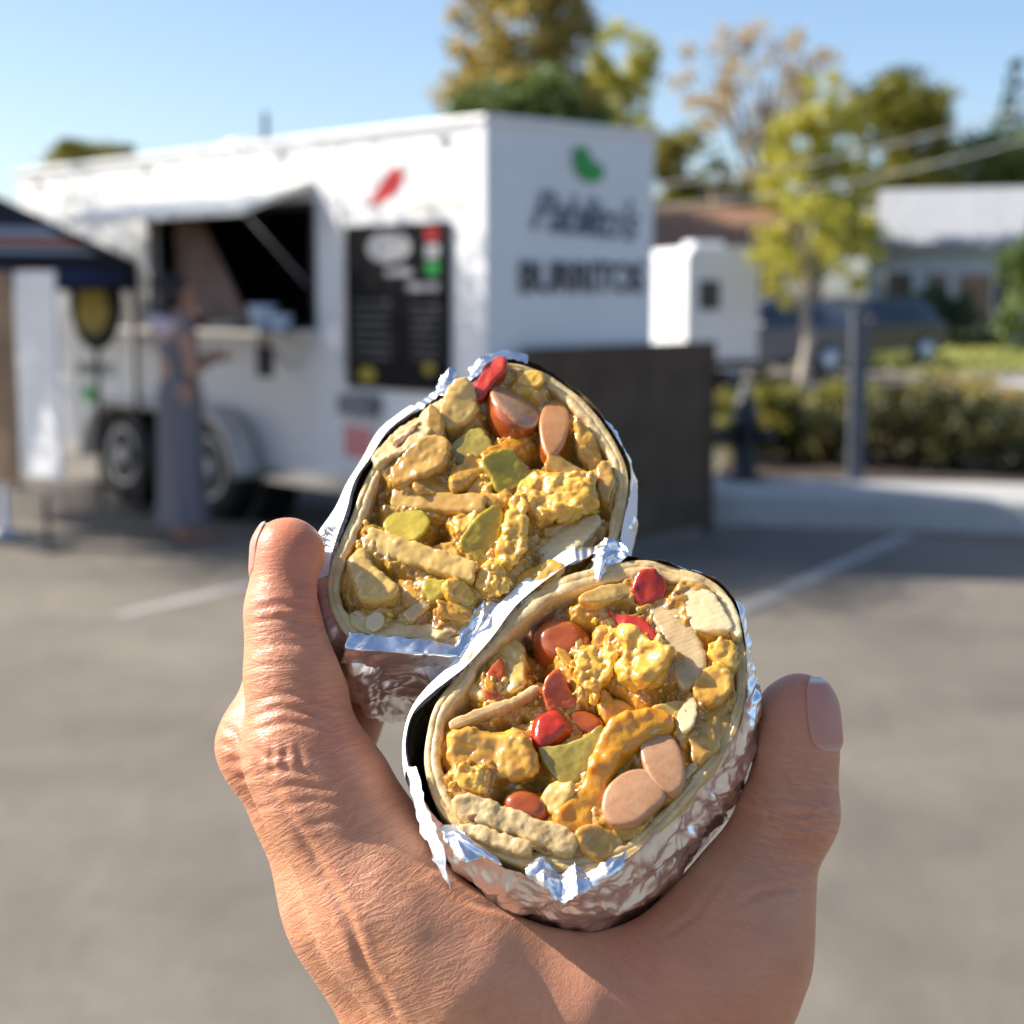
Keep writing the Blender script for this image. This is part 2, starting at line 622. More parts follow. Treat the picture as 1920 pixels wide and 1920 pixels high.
MB().lohi((wx0 - 0.05, 0.016, wz0 - 0.07), (wx1 + 0.05, 0.30, wz0 - 0.035)).build('serving_shelf', M_silver, trailer, bevel=0.004)
for x in (wx0 + .25, wx1 - .25):
    MB().tube([(x, 0.01, wz0 - .28), (x, 0.26, wz0 - .075)], 0.012).build('shelf_bracket', M_silver, trailer)
# pleated tan sheet just inside the window
mb = MB()
vs, fs = [], []
for i in range(13):
    for j in range(2):
        vs.append((wx1 - .08 - i * .075 * (1 if j == 0 else .35) - (0 if j else .0), -0.16 + .03 * math.sin(i * 2.1), wz1 - .02 if j else wz0 + .02))
for i in range(12):
    fs.append((2 * i, 2 * i + 2, 2 * i + 3, 2 * i + 1))
mb.add(vs, fs)
pleat = mb.build('pleated_sheet', mat('tan_sheet', (0.36, 0.24, 0.19), 0.8, 0.15, 5), trailer)
sol = pleat.modifiers.new('solid', 'SOLIDIFY')
sol.thickness = 0.01
# wheels and fenders
M_rim = mat('pale_rim', (.55, .54, .52), .4, .1, 6, metal=.2)
for k, wx in enumerate((2.74, 3.92)):
    rw = 0.37
    w = MB().lathe((wx, 0.04, rw), [(0.20, -.09), (rw - .03, -.10), (rw, -.06), (rw, .06), (rw - .03, .10), (0.22, .11)], 36, 'Y').build('wheel_tyre', M_black, trailer, True)
    MB().lathe((wx, 0.04, rw), [(0.225, .02), (0.225, .115), (0.19, .11), (0.17, .085), (0.08, .095), (0.07, .13), (0.02, .135)], 24, 'Y').build('rim', M_rim, w, True)
    MB().lathe((wx, -0.30, 0.34), [(0.46, 0), (0.46, 0.306)], 32, 'Y').build('wheel_well', M_black, trailer)
# one long rounded fender over both wheels
ro = 0.50
path = []
for t in np.linspace(0, math.pi / 2, 10):
    path.append((2.74 - ro * math.cos(t), .34 + ro * math.sin(t) * .92, math.cos(t), math.sin(t)))
for t in np.linspace(math.pi / 2, 0, 10):
    path.append((3.92 + ro * math.cos(t), .34 + ro * math.sin(t) * .92, -math.cos(t), math.sin(t)))
vs, fs = [], []
for (x, z, nx, nz) in path:
    for dr, y in ((0, .014), (.012, .245), (-.055, .25), (-.075, .014)):
        vs.append((x - nx * dr, y, z + nz * dr))
for i_ in range(len(path) - 1):
    for j_ in range(4):
        p_, q_ = i_ * 4 + j_, i_ * 4 + (j_ + 1) % 4
        fs.append((p_, p_ + 4, q_ + 4, q_))
nq = 4 * (len(path) - 1)
fs += [(0, 1, 2, 3), (nq + 3, nq + 2, nq + 1, nq)]
MB().add(vs, fs).build('fender', M_rim, trailer, True)
for x in (1.35, 4.0, 4.9):
    MB().lohi((x - .012, .001, TB + .06), (x + .012, .007, TH - .002)).build('panel_seam', M_silver, trailer)
# menu board
bx0, bx1, bz0, bz1 = 0.30, 1.27, 1.00, 2.0
board = MB().lohi((bx0, 0.006, bz0), (bx1, 0.04, bz1)).build('menu_board', M_blackpanel, trailer)
SIDE_R = Matrix(((-1, 0, 0, 0), (0, 0, 1, 0), (0, 1, 0, 0), (0, 0, 0, 1)))      # text x -> -x, y -> z, normal -> +y


def side_mark(name, poly, m, parent, y=0.044):
    return mesh_obj(name, [(p[0], y, p[1]) for p in poly], [tuple(range(len(poly)))], m, parent)


def blob(cx, cz, rx, rz, n=24, rot=0):
    out = []
    for i in range(n):
        t = 2 * math.pi * i / n
        x, z = rx * math.cos(t), rz * math.sin(t)
        out.append((cx + x * math.cos(rot) - z * math.sin(rot), cz + x * math.sin(rot) + z * math.cos(rot)))
    return out


M_printgrey = mat('pale_print', (0.38, 0.38, 0.39), 0.5, 0.1, 6)
M_printdim = mat('chalk_print', (0.10, 0.10, 0.105), 0.5, 0.2, 6)
side_mark('menu_badge', blob(0.83, 1.86, 0.21, 0.095), M_printgrey, board)
side_mark('menu_stripe', [(0.36, 1.89), (0.48, 1.89), (0.48, 1.97), (0.36, 1.97)], M_red, board)
side_mark('menu_stripe', [(0.36, 1.79), (0.48, 1.79), (0.48, 1.87), (0.36, 1.87)], M_printgrey, board)
side_mark('menu_stripe', [(0.36, 1.69), (0.48, 1.69), (0.48, 1.77), (0.36, 1.77)], M_green, board)
side_mark('menu_heading', [(0.60, 1.69), (0.86, 1.69), (0.86, 1.73), (0.60, 1.73)], M_printgrey, board)
side_mark('menu_heading', [(0.36, 1.60), (0.66, 1.60), (0.66, 1.645), (0.36, 1.645)], M_printgrey, board)
side_mark('menu_picture', blob(1.06, 1.08, 0.085, 0.05), M_yellow, board)
side_mark('menu_picture', blob(0.46, 1.14, 0.05, 0.035), M_yellow, board)
for i in range(7):
    side_mark('menu_line', [(0.82, 1.52 - i * .055), (1.18, 1.52 - i * .055), (1.18, 1.535 - i * .055), (0.82, 1.535 - i * .055)], M_printdim, board)
    side_mark('menu_line', [(0.36, 1.50 - i * .05), (0.62, 1.50 - i * .05), (0.62, 1.512 - i * .05), (0.36, 1.512 - i * .05)], M_printdim, board)
# chilli emblem on the side
c = []
pA, pB = side_xy(688, 388), side_xy(750, 325)
dx, dz = pB[0] - pA[0], pB[1] - pA[1]
for t, w in ((0, 0), (.15, .028), (.35, .055), (.6, .078), (.8, .085), (.95, .075), (1.05, .045)):
    c.append((t, w))
poly = [(pA[0] + dx * t - dz * w * 2.3 - .02 * math.sin(t * 3), pA[1] + dz * t + dx * w * 2.3) for t, w in c] + \
       [(pA[0] + dx * t + dz * w * 2.3 - .02 * math.sin(t * 3), pA[1] + dz * t - dx * w * 2.3) for t, w in c[::-1]]
side_mark('chilli_emblem', poly, M_red, trailer, 0.006)
s0 = side_xy(756, 318)
s1 = side_xy(775, 285)
side_mark('chilli_stalk', [(s0[0] + .03, s0[1] - .01), (s0[0] - .02, s0[1] - .03), (s1[0] - .02, s1[1]), (s1[0] + .01, s1[1] + .01)], mat('pale_green_print', (0.45, 0.55, 0.48), 0.5), trailer, 0.0065)
# pale name line under the chilli
a = side_xy(820, 385)
text_obj('name_line', 'BURRITOS', 0.115, mat('cream_print', (0.82, 0.80, 0.70), 0.5), trailer, Matrix.Translation((a[0], 0.006, a[1] - .04)) @ SIDE_R, bold=0.003)
# lower left markings
a = side_xy(180, 690)
text_obj('name_line', 'BURRITOS', 0.125, M_greydark, trailer, Matrix.Translation((a[0], 0.006, a[1] - .05)) @ SIDE_R, bold=0.003)
a = side_xy(175, 742)
side_mark('leaf_emblem', [(a[0] + .17, a[1] + .07), (a[0] + .05, a[1] + .085), (a[0] - .10, a[1] + .01), (a[0] - .19, a[1] - .06), (a[0] - .05, a[1] - .075), (a[0] + .10, a[1] - .05), (a[0] + .18, a[1] + .0)], M_green, trailer, 0.006)
# front face: lettering and pepper emblem; front plane local x = 0, text runs along -y
FRONT_R = Matrix(((0, 0, -1, 0), (-1, 0, 0, 0), (0, 1, 0, 0), (0, 0, 0, 1)))


def front_tf(px, py):
    s, z = front_xy(px, py)
    return Matrix.Translation((-0.016, -s, z)) @ FRONT_R


t1 = text_obj('script_lettering', "Pablito's", 0.33, M_greyscript, trailer, front_tf(1092, 440) @ Matrix.Rotation(R(-3), 4, 'Z'), shear=0.35, bold=0.004, spacing=0.86)
t2 = text_obj('block_lettering', 'BURRITOS', 0.255, M_greydark, trailer, front_tf(1092, 547), bold=0.007, spacing=0.90)
for t in (t1, t2):
    wdt = t.dimensions.x if t.dimensions.x else 1
s, z = front_xy(1100, 310)
mesh_obj('leaf_emblem', [(-0.017, -(s + a), z + b) for a, b in ((-.12, .10), (-.02, .11), (.04, .03), (.13, .0), (.14, -.07), (.02, -.11), (-.08, -.07), (-.13, .0))], [tuple(range(8))], M_green, trailer)
MB().lathe((3.4, -0.7, TH + .045), [(0.16, 0), (0.16, .07), (0.19, .08), (0.19, .11), (0.05, .14)], 20).build('roof_vent', M_white, trailer, True)
MB().tube([(2.9, -.5, TH + .04), (2.9, -.5, TH + .32)], 0.02).build('flue_pipe', M_darkmetal, trailer)
mb = MB().tube([(TL, -TWID / 2 - .35, .42), (TL + 1.1, -TWID / 2, .42)], 0.045).tube([(TL, -TWID / 2 + .35, .42), (TL + 1.1, -TWID / 2, .42)], 0.045)
mb.build('tow_bar', M_darkmetal, trailer)
for x in (0.35, 2.0, 3.7, 5.4):
    MB().lohi((x - .05, 0.002, TH - .09), (x + .05, 0.02, TH - .06)).build('marker_light', M_darkmetal, trailer)
MB().tube([(0.35, -.25, 0.02), (0.35, -.25, TB)], 0.035).build('jack_stand', M_darkmetal, trailer)
MB().tube([(0.35, -TWID + .2, 0.02), (0.35, -TWID + .2, TB)], 0.035).build('jack_stand', M_darkmetal, trailer)
# things on the serving shelf
M_tub = mat('pale_blue_plastic', (0.55, 0.66, 0.80), 0.35, 0.05, 4)
for i, (sx, hh, rr, mm, lab, cat) in enumerate(((2.00, .16, .10, M_tub, 'pale blue tub on the serving shelf of the food trailer', 'tub'),
                                                (1.80, .10, .08, M_tub, 'small pale blue bowl at the near end of the serving shelf', 'bowl'),
                                                (2.42, .05, .14, M_cream, 'shallow cream tray on the serving shelf near the customer', 'tray'))):
    p = TM @ Vector((sx, 0.17, wz0 - .035))
    o = MB().lathe((0, 0, 0), [(rr * .7, 0), (rr, hh * .9), (rr * 1.05, hh), (rr * .95, hh), (rr * .65, hh * .2)], 20).build(['plastic_tub', 'plastic_bowl', 'serving_tray'][i], mm, None, True)
    o.location = p
    tag(o, lab, cat)
# a small dark bag hanging below the shelf
p = TM @ Vector((1.78, 0.31, wz0 - .34))
bagm = MB().box((0, 0, 0.11), (0.13, 0.05, 0.20)).tube([(-.05, 0, .2), (-.04, 0, .31), (.04, 0, .31), (.05, 0, .2)], .008)
o = bagm.build('hanging_bag', M_darkmetal, None, bevel=.01)
o.location = p
o.rotation_euler = (0, 0, ang)
tag(o, 'small dark bag hanging from the serving shelf of the trailer', 'bag')
# small fittings on the wall below the menu board
a0, a1 = side_xy(650, 870), side_xy(708, 790)
o = MB().lohi((a1[0], 0.004, a0[1]), (a0[0], 0.03, a1[1])).build('price_sign', M_white, trailer)
mesh_obj('price_patch', [(a1[0] + .02, .034, a0[1] + .05), (a0[0] - .02, .034, a0[1] + .05), (a0[0] - .02, .034, a1[1] - .04), (a1[0] + .02, .034, a1[1] - .04)], [(0, 1, 2, 3)], mat('pink_print', (0.62, 0.22, 0.22), .5), o)
a0, a1 = side_xy(655, 775), side_xy(715, 742)
MB().lohi((a1[0], 0.004, a0[1]), (a0[0], 0.10, a1[1])).build('meter_box', mat('grey_box', (.16, .17, .19), .5), trailer, bevel=.01)
# round dark sign with yellow emblem leaning on the trailer
cxs, czs = side_xy(178, 560, 0.3)
sgn = thing('round_sign', 'large round black sign with yellow emblem at the far end of the trailer', 'sign', TM @ Vector((cxs, 0.3, 0)), ang)
MB().lathe((0, 0, czs), [(.36, -.02), (.38, -.01), (.38, .01), (.36, .02)], 40, 'Y').build('disc', M_blackpanel, sgn)
mesh_obj('emblem', [(p[0], .023, p[1]) for p in blob(0, czs - .07, .24, .19)], [tuple(range(24))], mat('dim_yellow_print', (.35, .27, .01), .6, .3, 9), sgn)
mesh_obj('emblem', [(p[0], .023, p[1]) for p in blob(-.07, czs + .20, .10, .06)], [tuple(range(24))], M_printgrey, sgn)
MB().tube([(0, 0.0, 0), (0, 0.0, czs - .38)], 0.02).build('stand', M_darkmetal, sgn)

# ------------------------------------------------------------------ brown screen panel in front of the trailer
pa, pb = np.array([0.078, 9.30, 0]), np.array([1.325, 10.60, 0])
pd = (pb - pa) / np.linalg.norm(pb - pa)
pl = np.linalg.norm(pb - pa)
pan = thing('brown_screen_panel', 'dark brown screen panel standing in front of the trailer end', 'panel', pa, math.atan2(pd[1], pd[0]))
MB().lohi((0.05, -0.02, 0.05), (pl - .05, 0.02, 1.25)).build('board', M_brownpanel, pan)
for x in (0.025, pl - .025):
    MB().lohi((x - .025, -0.03, 0), (x + .025, 0.03, 1.27)).build('post', M_brownpanel, pan, bevel=.004)
MB().lohi((0.05, -0.03, 1.25), (pl - .05, 0.03, 1.27)).build('top_rail', M_brownpanel, pan)

# ------------------------------------------------------------------ canopy tent at the left
tc_ = corner + TD * 4.40 + TNRM * 1.27
tent = thing('canopy_tent', 'black canopy tent with printed roof at the left edge', 'tent', (tc_[0], tc_[1], 0), ang + math.pi)
e, zt, zp = 1.0, 1.80, 2.46
mb = MB()
vs = [(-e, -e, zt), (e, -e, zt), (e, e, zt), (-e, e, zt), (0, 0, zp)]
sag = []
K = 8
for a, b in ((0, 1), (1, 2), (2, 3), (3, 0)):
    A, B, Pk = Vector(vs[a]), Vector(vs[b]), Vector(vs[4])
    g = []
    for i in range(K + 1):
        row = []
        for j in range(K + 1):
            q = A.lerp(B, j / K).lerp(Pk, i / K)
            q.z -= .10 * math.sin(math.pi * i / K) * math.sin(math.pi * j / K)
            row.append(q)
        g.append(row)
    mb.add([q for r_ in g for q in r_], [(i * (K + 1) + j, i * (K + 1) + j + 1, (i + 1) * (K + 1) + j + 1, (i + 1) * (K + 1) + j) for i in range(K) for j in range(K)])
mb.build('canopy', M_tent, tent, True)
mb = MB()
for a, b in ((0, 1), (1, 2), (2, 3), (3, 0)):
    A, B = Vector(vs[a]), Vector(vs[b])
    mb.add([A, B, B - Vector((0, 0, .20)), A - Vector((0, 0, .20))], [(0, 1, 2, 3)])
mb.build('valance', M_tent, tent)
for x in (-e + .03, e - .03):
    for y in (-e + .03, e - .03):
        lg = MB().box((x, y, .9), (.03, .03, 1.78)).build('leg', M_darkmetal, tent)
        MB().box((x, y, .01), (.12, .12, .02)).build('foot', M_darkmetal, lg)
# printed patches on the slope and valance that face the lens (local +x)
for y0, y1, f0, f1, mm in ((-.35, .75, .30, .42, M_printgrey), (-.25, .85, .19, .27, M_orange), (-.45, .9, .07, .15, M_printgrey)):
    q = []
    for y, f in ((y0, f0), (y1, f0), (y1 * (1 - f1) / (1 - f0), f1), (y0 * (1 - f1) / (1 - f0), f1)):
        base = Vector((e, y, zt)).lerp(Vector((0, y * .0, zp)), f)
        base.y = y * .8
        q.append(base + Vector((.03, 0, .02 - .06 * math.sin(math.pi * f))))
    mesh_obj('roof_print', q, [(0, 1, 2, 3)], mm, tent)
for y0, y1, mm in ((-.5, .0, M_navy), (.08, .28, M_red), (.35, .9, M_navy)):
    mesh_obj('valance_print', [(e + .006, y0, zt - .16), (e + .006, y1, zt - .16), (e + .006, y1, zt - .05), (e + .006, y0, zt - .05)], [(0, 1, 2, 3)], mm, tent)

# white and brown boards under the tent
b0 = at(80, 890, 9.9)
wb = thing('white_banner_board', 'tall narrow white banner board standing under the tent edge', 'banner', (b0[0], 9.9, 0), R(-42))
MB().lohi((-0.22, -.012, .45), (0.22, .012, 1.72)).build('board', M_white, wb, bevel=.004)
MB().lohi((-0.18, -.10, 0), (0.18, .10, .03)).tube([(0, .02, .03), (0, .02, .34)], .015).build('base', M_darkmetal, wb)
b1 = at(6, 905, 10.4)
bb = thing('brown_banner_board', 'tall tan brown board on a pole stand at the left edge', 'banner', (b1[0], 10.4, 0), R(-24))
MB().lohi((-0.14, -.012, .36), (0.14, .012, 1.72)).build('board', M_wood, bb, bevel=.004)
MB().lathe((0, 0, 0), [(.17, 0), (.17, .03), (.04, .05), (.025, .08), (.02, .37)], 20).build('stand', M_silver, bb, True)

# ------------------------------------------------------------------ hydrant, post
hp = gp(1398, 962, 0)
hp = np.array([hp[0], hp[1] + .12, .23])
hyd = thing('fire_hydrant', 'small black fire hydrant on the concrete kerb beside the brown panel', 'hydrant', hp)
MB().lathe((0, 0, 0), [(.15, 0), (.15, .03), (.09, .05), (.085, .38), (.12, .40), (.12, .44), (.09, .46), (.085, .55), (.06, .62), (.02, .65)], 20).build('barrel', M_darkmetal, hyd, True)
MB().lathe((0, 0, .65), [(.03, 0), (.03, .05), (.015, .055)], 6).build('operating_nut', M_printgrey, hyd)
for s in (-1, 1):
    MB().lathe((s * .15, 0, .32), [(.055, -.07), (.055, .05), (.03, .07)], 14, 'X').build('side_outlet', M_darkmetal, hyd, True)
MB().lathe((.12, -.08, .43), [(.035, -.01), (.035, .01), (.01, .02)], 12, 'Y').build('yellow_glint', M_amber, hyd, True)  # yellow disc standing in for a blurred glint, not a hydrant fitting
pp = gp(1603, 900, .225)
po = MB().lohi((-.055, -.055, 0), (.055, .055, 1.22)).lohi((-.062, -.062, 1.22), (.062, .062, 1.245)).build('grey_post', M_postgrey, None, bevel=.006)
po.location = pp
tag(po, 'slim square grey post rising from the dark shrubs', 'post')


# ------------------------------------------------------------------ plants
def leaf_mat(name, cols, trl=0.45, mul=2.1):
    m = bpy.data.materials.new(name)
    m.use_nodes = True
    N, L = m.node_tree.nodes, m.node_tree.links
    b = N['Principled BSDF']
    b.inputs['Roughness'].default_value = 0.55
    g = N.new('ShaderNodeNewGeometry')
    rp = N.new('ShaderNodeValToRGB')
    rp.color_ramp.interpolation = 'LINEAR'
    els = rp.color_ramp.elements
    while len(els) < len(cols):
        els.new(0.5)
    for i, c in enumerate(cols):
        els[i].position = i / (len(cols) - 1)
        els[i].color = (*[min(.8, v * mul) for v in c], 1)
    L.new(g.outputs['Random Per Island'], rp.inputs['Fac'])
    L.new(rp.outputs[0], b.inputs['Base Color'])
    t = N.new('ShaderNodeBsdfTranslucent')
    L.new(rp.outputs[0], t.inputs['Color'])
    mx = N.new('ShaderNodeMixShader')
    mx.inputs[0].default_value = trl
    L.new(b.outputs[0], mx.inputs[1])
    L.new(t.outputs[0], mx.inputs[2])
    L.new(mx.outputs[0], N['Material Output'].inputs['Surface'])
    return m


L_yellowgreen = leaf_mat('leaves_yellow_green', [(.13, .14, .02), (.26, .25, .03), (.36, .31, .05), (.18, .18, .03)])
L_autumn = leaf_mat('leaves_autumn', [(.05, .08, .02), (.30, .20, .05), (.10, .12, .03), (.36, .24, .07), (.06, .09, .02)])
L_green = leaf_mat('leaves_green', [(.03, .055, .015), (.07, .10, .02), (.045, .07, .018), (.11, .13, .03)], .35)
L_dark = leaf_mat('leaves_dark_green', [(.015, .028, .012), (.03, .05, .02), (.02, .035, .018)], .2)
L_tan = leaf_mat('leaves_tan', [(.30, .22, .12), (.22, .15, .08), (.34, .27, .13), (.16, .12, .06)])
L_hedge = leaf_mat('leaves_hedge', [(.02, .03, .008), (.035, .05, .012), (.10, .10, .015), (.05, .06, .015), (.12, .07, .02)], .25, 1.0)
L_gold = leaf_mat('leaves_gold', [(.07, .09, .012), (.18, .18, .02), (.28, .22, .03), (.10, .11, .015)], .4, 1.35)
M_bark = mat('bark', (0.12, 0.085, 0.06), 0.9, 0.3, 6, bump=0.6, bscale=20, bdist=0.02)
M_palebark = mat('pale_bark', (0.42, 0.36, 0.30), 0.85, 0.2, 6, bump=0.4, bscale=20, bdist=0.01)


def leaves(name, blobs, m, parent, n, size, rng, shell=0.55, clump=44):
    """blobs: (centre, radii). leaf-sized two-triangle faces, clumped, filling the outer part of each blob"""
    V, Fc = [], []
    tot = sum(b[1][0] * b[1][1] + .01 for b in blobs)
    for c, r in blobs:
        k = max(20, int(n * (r[0] * r[1] + .01) / tot))
        nc = max(4, k // clump)
        cd = rng.normal(size=(nc, 3))
        cd /= np.linalg.norm(cd, axis=1)[:, None]
        cr = (shell + (1.12 - shell) * rng.random(nc) ** .8)[:, None]
        cc = np.array(c) + cd * cr * np.array(r)
        w = rng.integers(0, nc, k)
        P = cc[w] + rng.normal(size=(k, 3)) * np.array(r) * (0.10 + .10 * rng.random(k))[:, None]
        a = rng.normal(size=(k, 3))
        a /= np.linalg.norm(a, axis=1)[:, None]
        b = np.cross(a, rng.normal(size=(k, 3)))
        b /= np.linalg.norm(b, axis=1)[:, None]
        s = (size * (0.6 + 0.8 * rng.random(k)))[:, None]
        base = sum(len(x) for x in V)
        V.append(np.stack([P - a * s, P + b * s * .5, P + a * s, P - b * s * .5], 1).reshape(-1, 3))
        Fc.append(np.arange(k * 4).reshape(-1, 4) + base)
    o = mesh_obj(name, np.concatenate(V), np.concatenate(Fc), m, parent)
    o['kind'] = 'stuff'
    return o


def tree(name, label, base, h, blobs, lm, n, size, bark=None, tr=0.18, seed=1, group=None, limbs=7, split=0.35, clump=44, shell=.55):
    rng = np.random.default_rng(seed)
    t = thing(name, label, 'tree', base, group=group)
    mb = MB()
    top = Vector((rng.normal() * .02 * h, rng.normal() * .02 * h, h * .82))
    pts = [Vector((0, 0, 0)).lerp(top, i / 6) + Vector((rng.normal(), rng.normal(), 0)) * .012 * h * (i > 0) for i in range(7)]
    mb.tube(pts, [tr * (1 - .85 * i / 6) for i in range(7)], 8)
    for i in range(limbs):
        f = split + (0.55) * i / limbs
        s = pts[0].lerp(pts[-1], f)
        c, r = blobs[i % len(blobs)]
        e_ = Vector(c) + Vector(rng.normal(size=3) * np.array(r) * .45)
        mid = s.lerp(e_, .5) + Vector((0, 0, .04 * h))
        mb.tube([s, mid, e_], [tr * (1 - f) * .6, tr * (1 - f) * .35, tr * .05], 6)
    mb.build('trunk', bark or M_bark, t, True)
    leaves('crown', blobs, lm, t, n, size, rng, shell, clump)
    return t


def B(px, py, Y, rx, rz, base, ry=None):
    """crown lobe centred on a photo point at distance Y, given relative to the tree base"""
    p = at(px, py, Y)
    k = Y / F_PX
    return ((p[0] - base[0], p[1] - base[1], p[2] - base[2]), (rx * k, (ry or rx) * k, rz * k))


def far_tree(name, label, px, Y, toppy, lobes, lm, n, size, **kw):
    b = at(px, 600, Y)
    base = (b[0], b[1], 0.0)
    h = at(px, toppy, Y)[2]
    return tree(name, label, base, h, [B(*l[:2], Y + (l[4] if len(l) > 4 else 0), l[2], l[3], base) for l in lobes], lm, int(n * 1.5), size * .66, **kw)


TG = 'trees behind the parking lot'
far_tree('autumn_tree', 'tall green and orange autumn tree rising behind the food trailer', 985, 48, -30,
         [(985, 60, 90, 90), (900, 120, 65, 70), (1060, 110, 60, 80), (970, 190, 120, 50), (900, 10, 50, 60), (1060, 30, 60, 60), (985, -60, 90, 70), (1090, 200, 60, 40), (950, 240, 100, 40)], L_autumn, 8000, .20, seed=2, tr=.35, group=TG)
far_tree('green_tree', 'dark green lower tree just above the trailer roof corner', 1010, 40, 150,
         [(920, 205, 75, 40), (1010, 185, 80, 50), (1080, 215, 60, 40), (990, 250, 100, 45)], L_green, 4200, .17, seed=3, tr=.25, group=TG)
far_tree('yellow_tree', 'thin pale yellow tree right of the trailer roof', 1170, 58, 50,
         [(1165, 110, 55, 55), (1130, 170, 45, 50), (1200, 180, 40, 60), (1160, 250, 60, 50)], L_yellowgreen, 2600, .20, seed=4, tr=.22, group=TG)
far_tree('olive_tree', 'rounded golden green tree behind the brown roofed house', 1260, 52, 210,
         [(1240, 270, 60, 55), (1290, 320, 70, 60), (1350, 370, 60, 40), (1230, 350, 50, 60), (1300, 410, 110, 40)], L_gold, 4000, .19, seed=5, tr=.28, group=TG)
far_tree('bare_tree', 'sparse half bare tan tree with thin branches against the sky', 1420, 62, 40,
         [(1330, 130, 60, 70), (1400, 110, 60, 60), (1480, 100, 60, 60), (1540, 170, 60, 60), (1370, 210, 70, 50), (1500, 230, 60, 70), (1440, 300, 60, 60)], L_tan, 2300, .19, seed=6, tr=.32, limbs=16, split=.25, group=TG)
far_tree('lime_tree', 'bright lime green tree standing behind the young tree', 1530, 50, 140,
         [(1530, 190, 45, 60), (1500, 270, 60, 60), (1570, 260, 50, 60), (1500, 350, 70, 60), (1580, 350, 60, 60), (1540, 430, 90, 60)], L_yellowgreen, 5200, .18, seed=7, tr=.25, group=TG)
far_tree('broad_tree', 'broad green tree with dark top left of the conifer', 1700, 60, 150,
         [(1700, 190, 70, 45), (1650, 260, 60, 60), (1740, 260, 60, 60), (1690, 330, 80, 60), (1770, 330, 40, 60), (1640, 370, 60, 50)], L_gold, 5200, .21, seed=8, tr=.3, group=TG)
far_tree('dark_topped_tree', 'dark green tree crown peeking above the broad tree', 1700, 66, 140,
         [(1690, 185, 75, 45), (1735, 220, 55, 50), (1650, 215, 45, 40)], L_dark, 2200, .2, seed=18, tr=.3, group=TG)
far_tree('olive_shade_tree', 'olive green tree below the conifer at the right edge', 1860, 66, 240,
         [(1850, 300, 70, 40), (1900, 280, 60, 50), (1800, 330, 50, 40), (1930, 320, 50, 50)], L_green, 3600, .2, seed=9, tr=.3, group=TG)
far_tree('small_far_tree', 'small green tree top showing above the left trailer roof', 175, 60, 250,
         [(150, 285, 45, 25), (205, 290, 45, 22), (175, 320, 80, 40)], L_gold, 2200, .19, seed=10, tr=.2, group=TG)
far_tree('backdrop_tree', 'dark green tree mass behind the white camper', 1390, 75, 330,
         [(1300, 440, 90, 60), (1400, 420, 80, 70), (1480, 450, 80, 80)], L_green, 3600, .25, seed=21, tr=.3, group=TG)
# conifer: drooping tiers
b = at(1885, 600, 72)
con = thing('conifer', 'dark conifer spire at the right edge', 'tree', (b[0], b[1], 0), group=TG)
htop = at(1900, 105, 72)[2]
MB().tube([(0, 0, 0), (0, 0, htop * .97)], [.35, .04], 8).build('trunk', M_bark, con, True)
tiers = []
for i in range(13):
    f = i / 12
    z = htop * (.25 + .72 * f)
    rr_ = 3.0 * (1 - f) + .3
    for k in range(max(3, int(9 * (1 - f)) + 3)):
        a = 2.4 * k + i
        tiers.append(((math.cos(a) * rr_ * .55, math.sin(a) * rr_ * .55, z - rr_ * .12), (rr_ * .55, rr_ * .55, .38)))
leaves('crown', tiers, L_dark, con, 7000, .16, np.random.default_rng(12), .2)

tree('added_shade_tree', 'unseen tree added left of the canopy tent to shade the trailer side', (-7.4, 11.2, 0), 6.2,  # out-of-view tree, added so its fine leaves dim the serving side
     [((2.4, -1.3, 4.7), (.8, .9, .7)), ((1.4, -.5, 4.6), (1.1, 1.1, .9)), ((.6, .4, 4.5), (1.1, 1.1, .9)), ((-.2, 1.3, 4.6), (1.1, 1.1, .9)), ((1.6, .3, 3.7), (.9, .9, .7)), ((.8, 1.2, 3.6), (.9, 1.0, .7)), ((-.9, 2.2, 4.5), (1.0, 1.1, .9)), ((0, -.4, 5.2), (1.2, 1.2, .7))],
     L_green, 66000, .033, tr=.18, seed=77, clump=1, shell=.0)
# young tree with pale trunk in the bed
yb = gp(1497, 752)
b = (yb[0], yb[1], 0.0)
YY = yb[1]
tree('young_tree', 'young tree with slim pale trunk and yellow green crown', b, at(1500, 330, YY)[2],
     [B(1500, 420, YY, 60, 60, b), B(1470, 490, YY, 50, 45, b), B(1540, 480, YY, 60, 60, b), B(1500, 370, YY, 35, 45, b), B(1590, 440, YY, 40, 50, b), B(1425, 470, YY, 45, 45, b), B(1620, 500, YY, 40, 40, b), B(1450, 560, YY, 35, 25, b)],
     L_yellowgreen, 2800, .05, bark=M_palebark, tr=.10, seed=13, group=None)


def shrub(name, label, p, w, h, lm, seed, n=2600, size=.035, group=None):
    rng = np.random.default_rng(seed)
    t = thing(name, label, 'shrub', p, group=group)
    bl = [((rng.normal() * w * .25, rng.normal() * w * .2, h * (.45 + .2 * rng.random())), (w * .38, w * .38, h * .36)) for _ in range(6)] + [((0, 0, h * .35), (w * .5, w * .45, h * .36))]
    leaves('foliage', bl, lm, t, n, size, rng, .35)
    mb = MB()
    for i in range(7):
        a = i * .9
        mb.tube([(0.03 * math.cos(a), .03 * math.sin(a), 0), (math.cos(a) * w * .25, math.sin(a) * w * .25, h * .6)], [.014, .006], 5)
    mb.build('stem', M_bark, t)
    return t


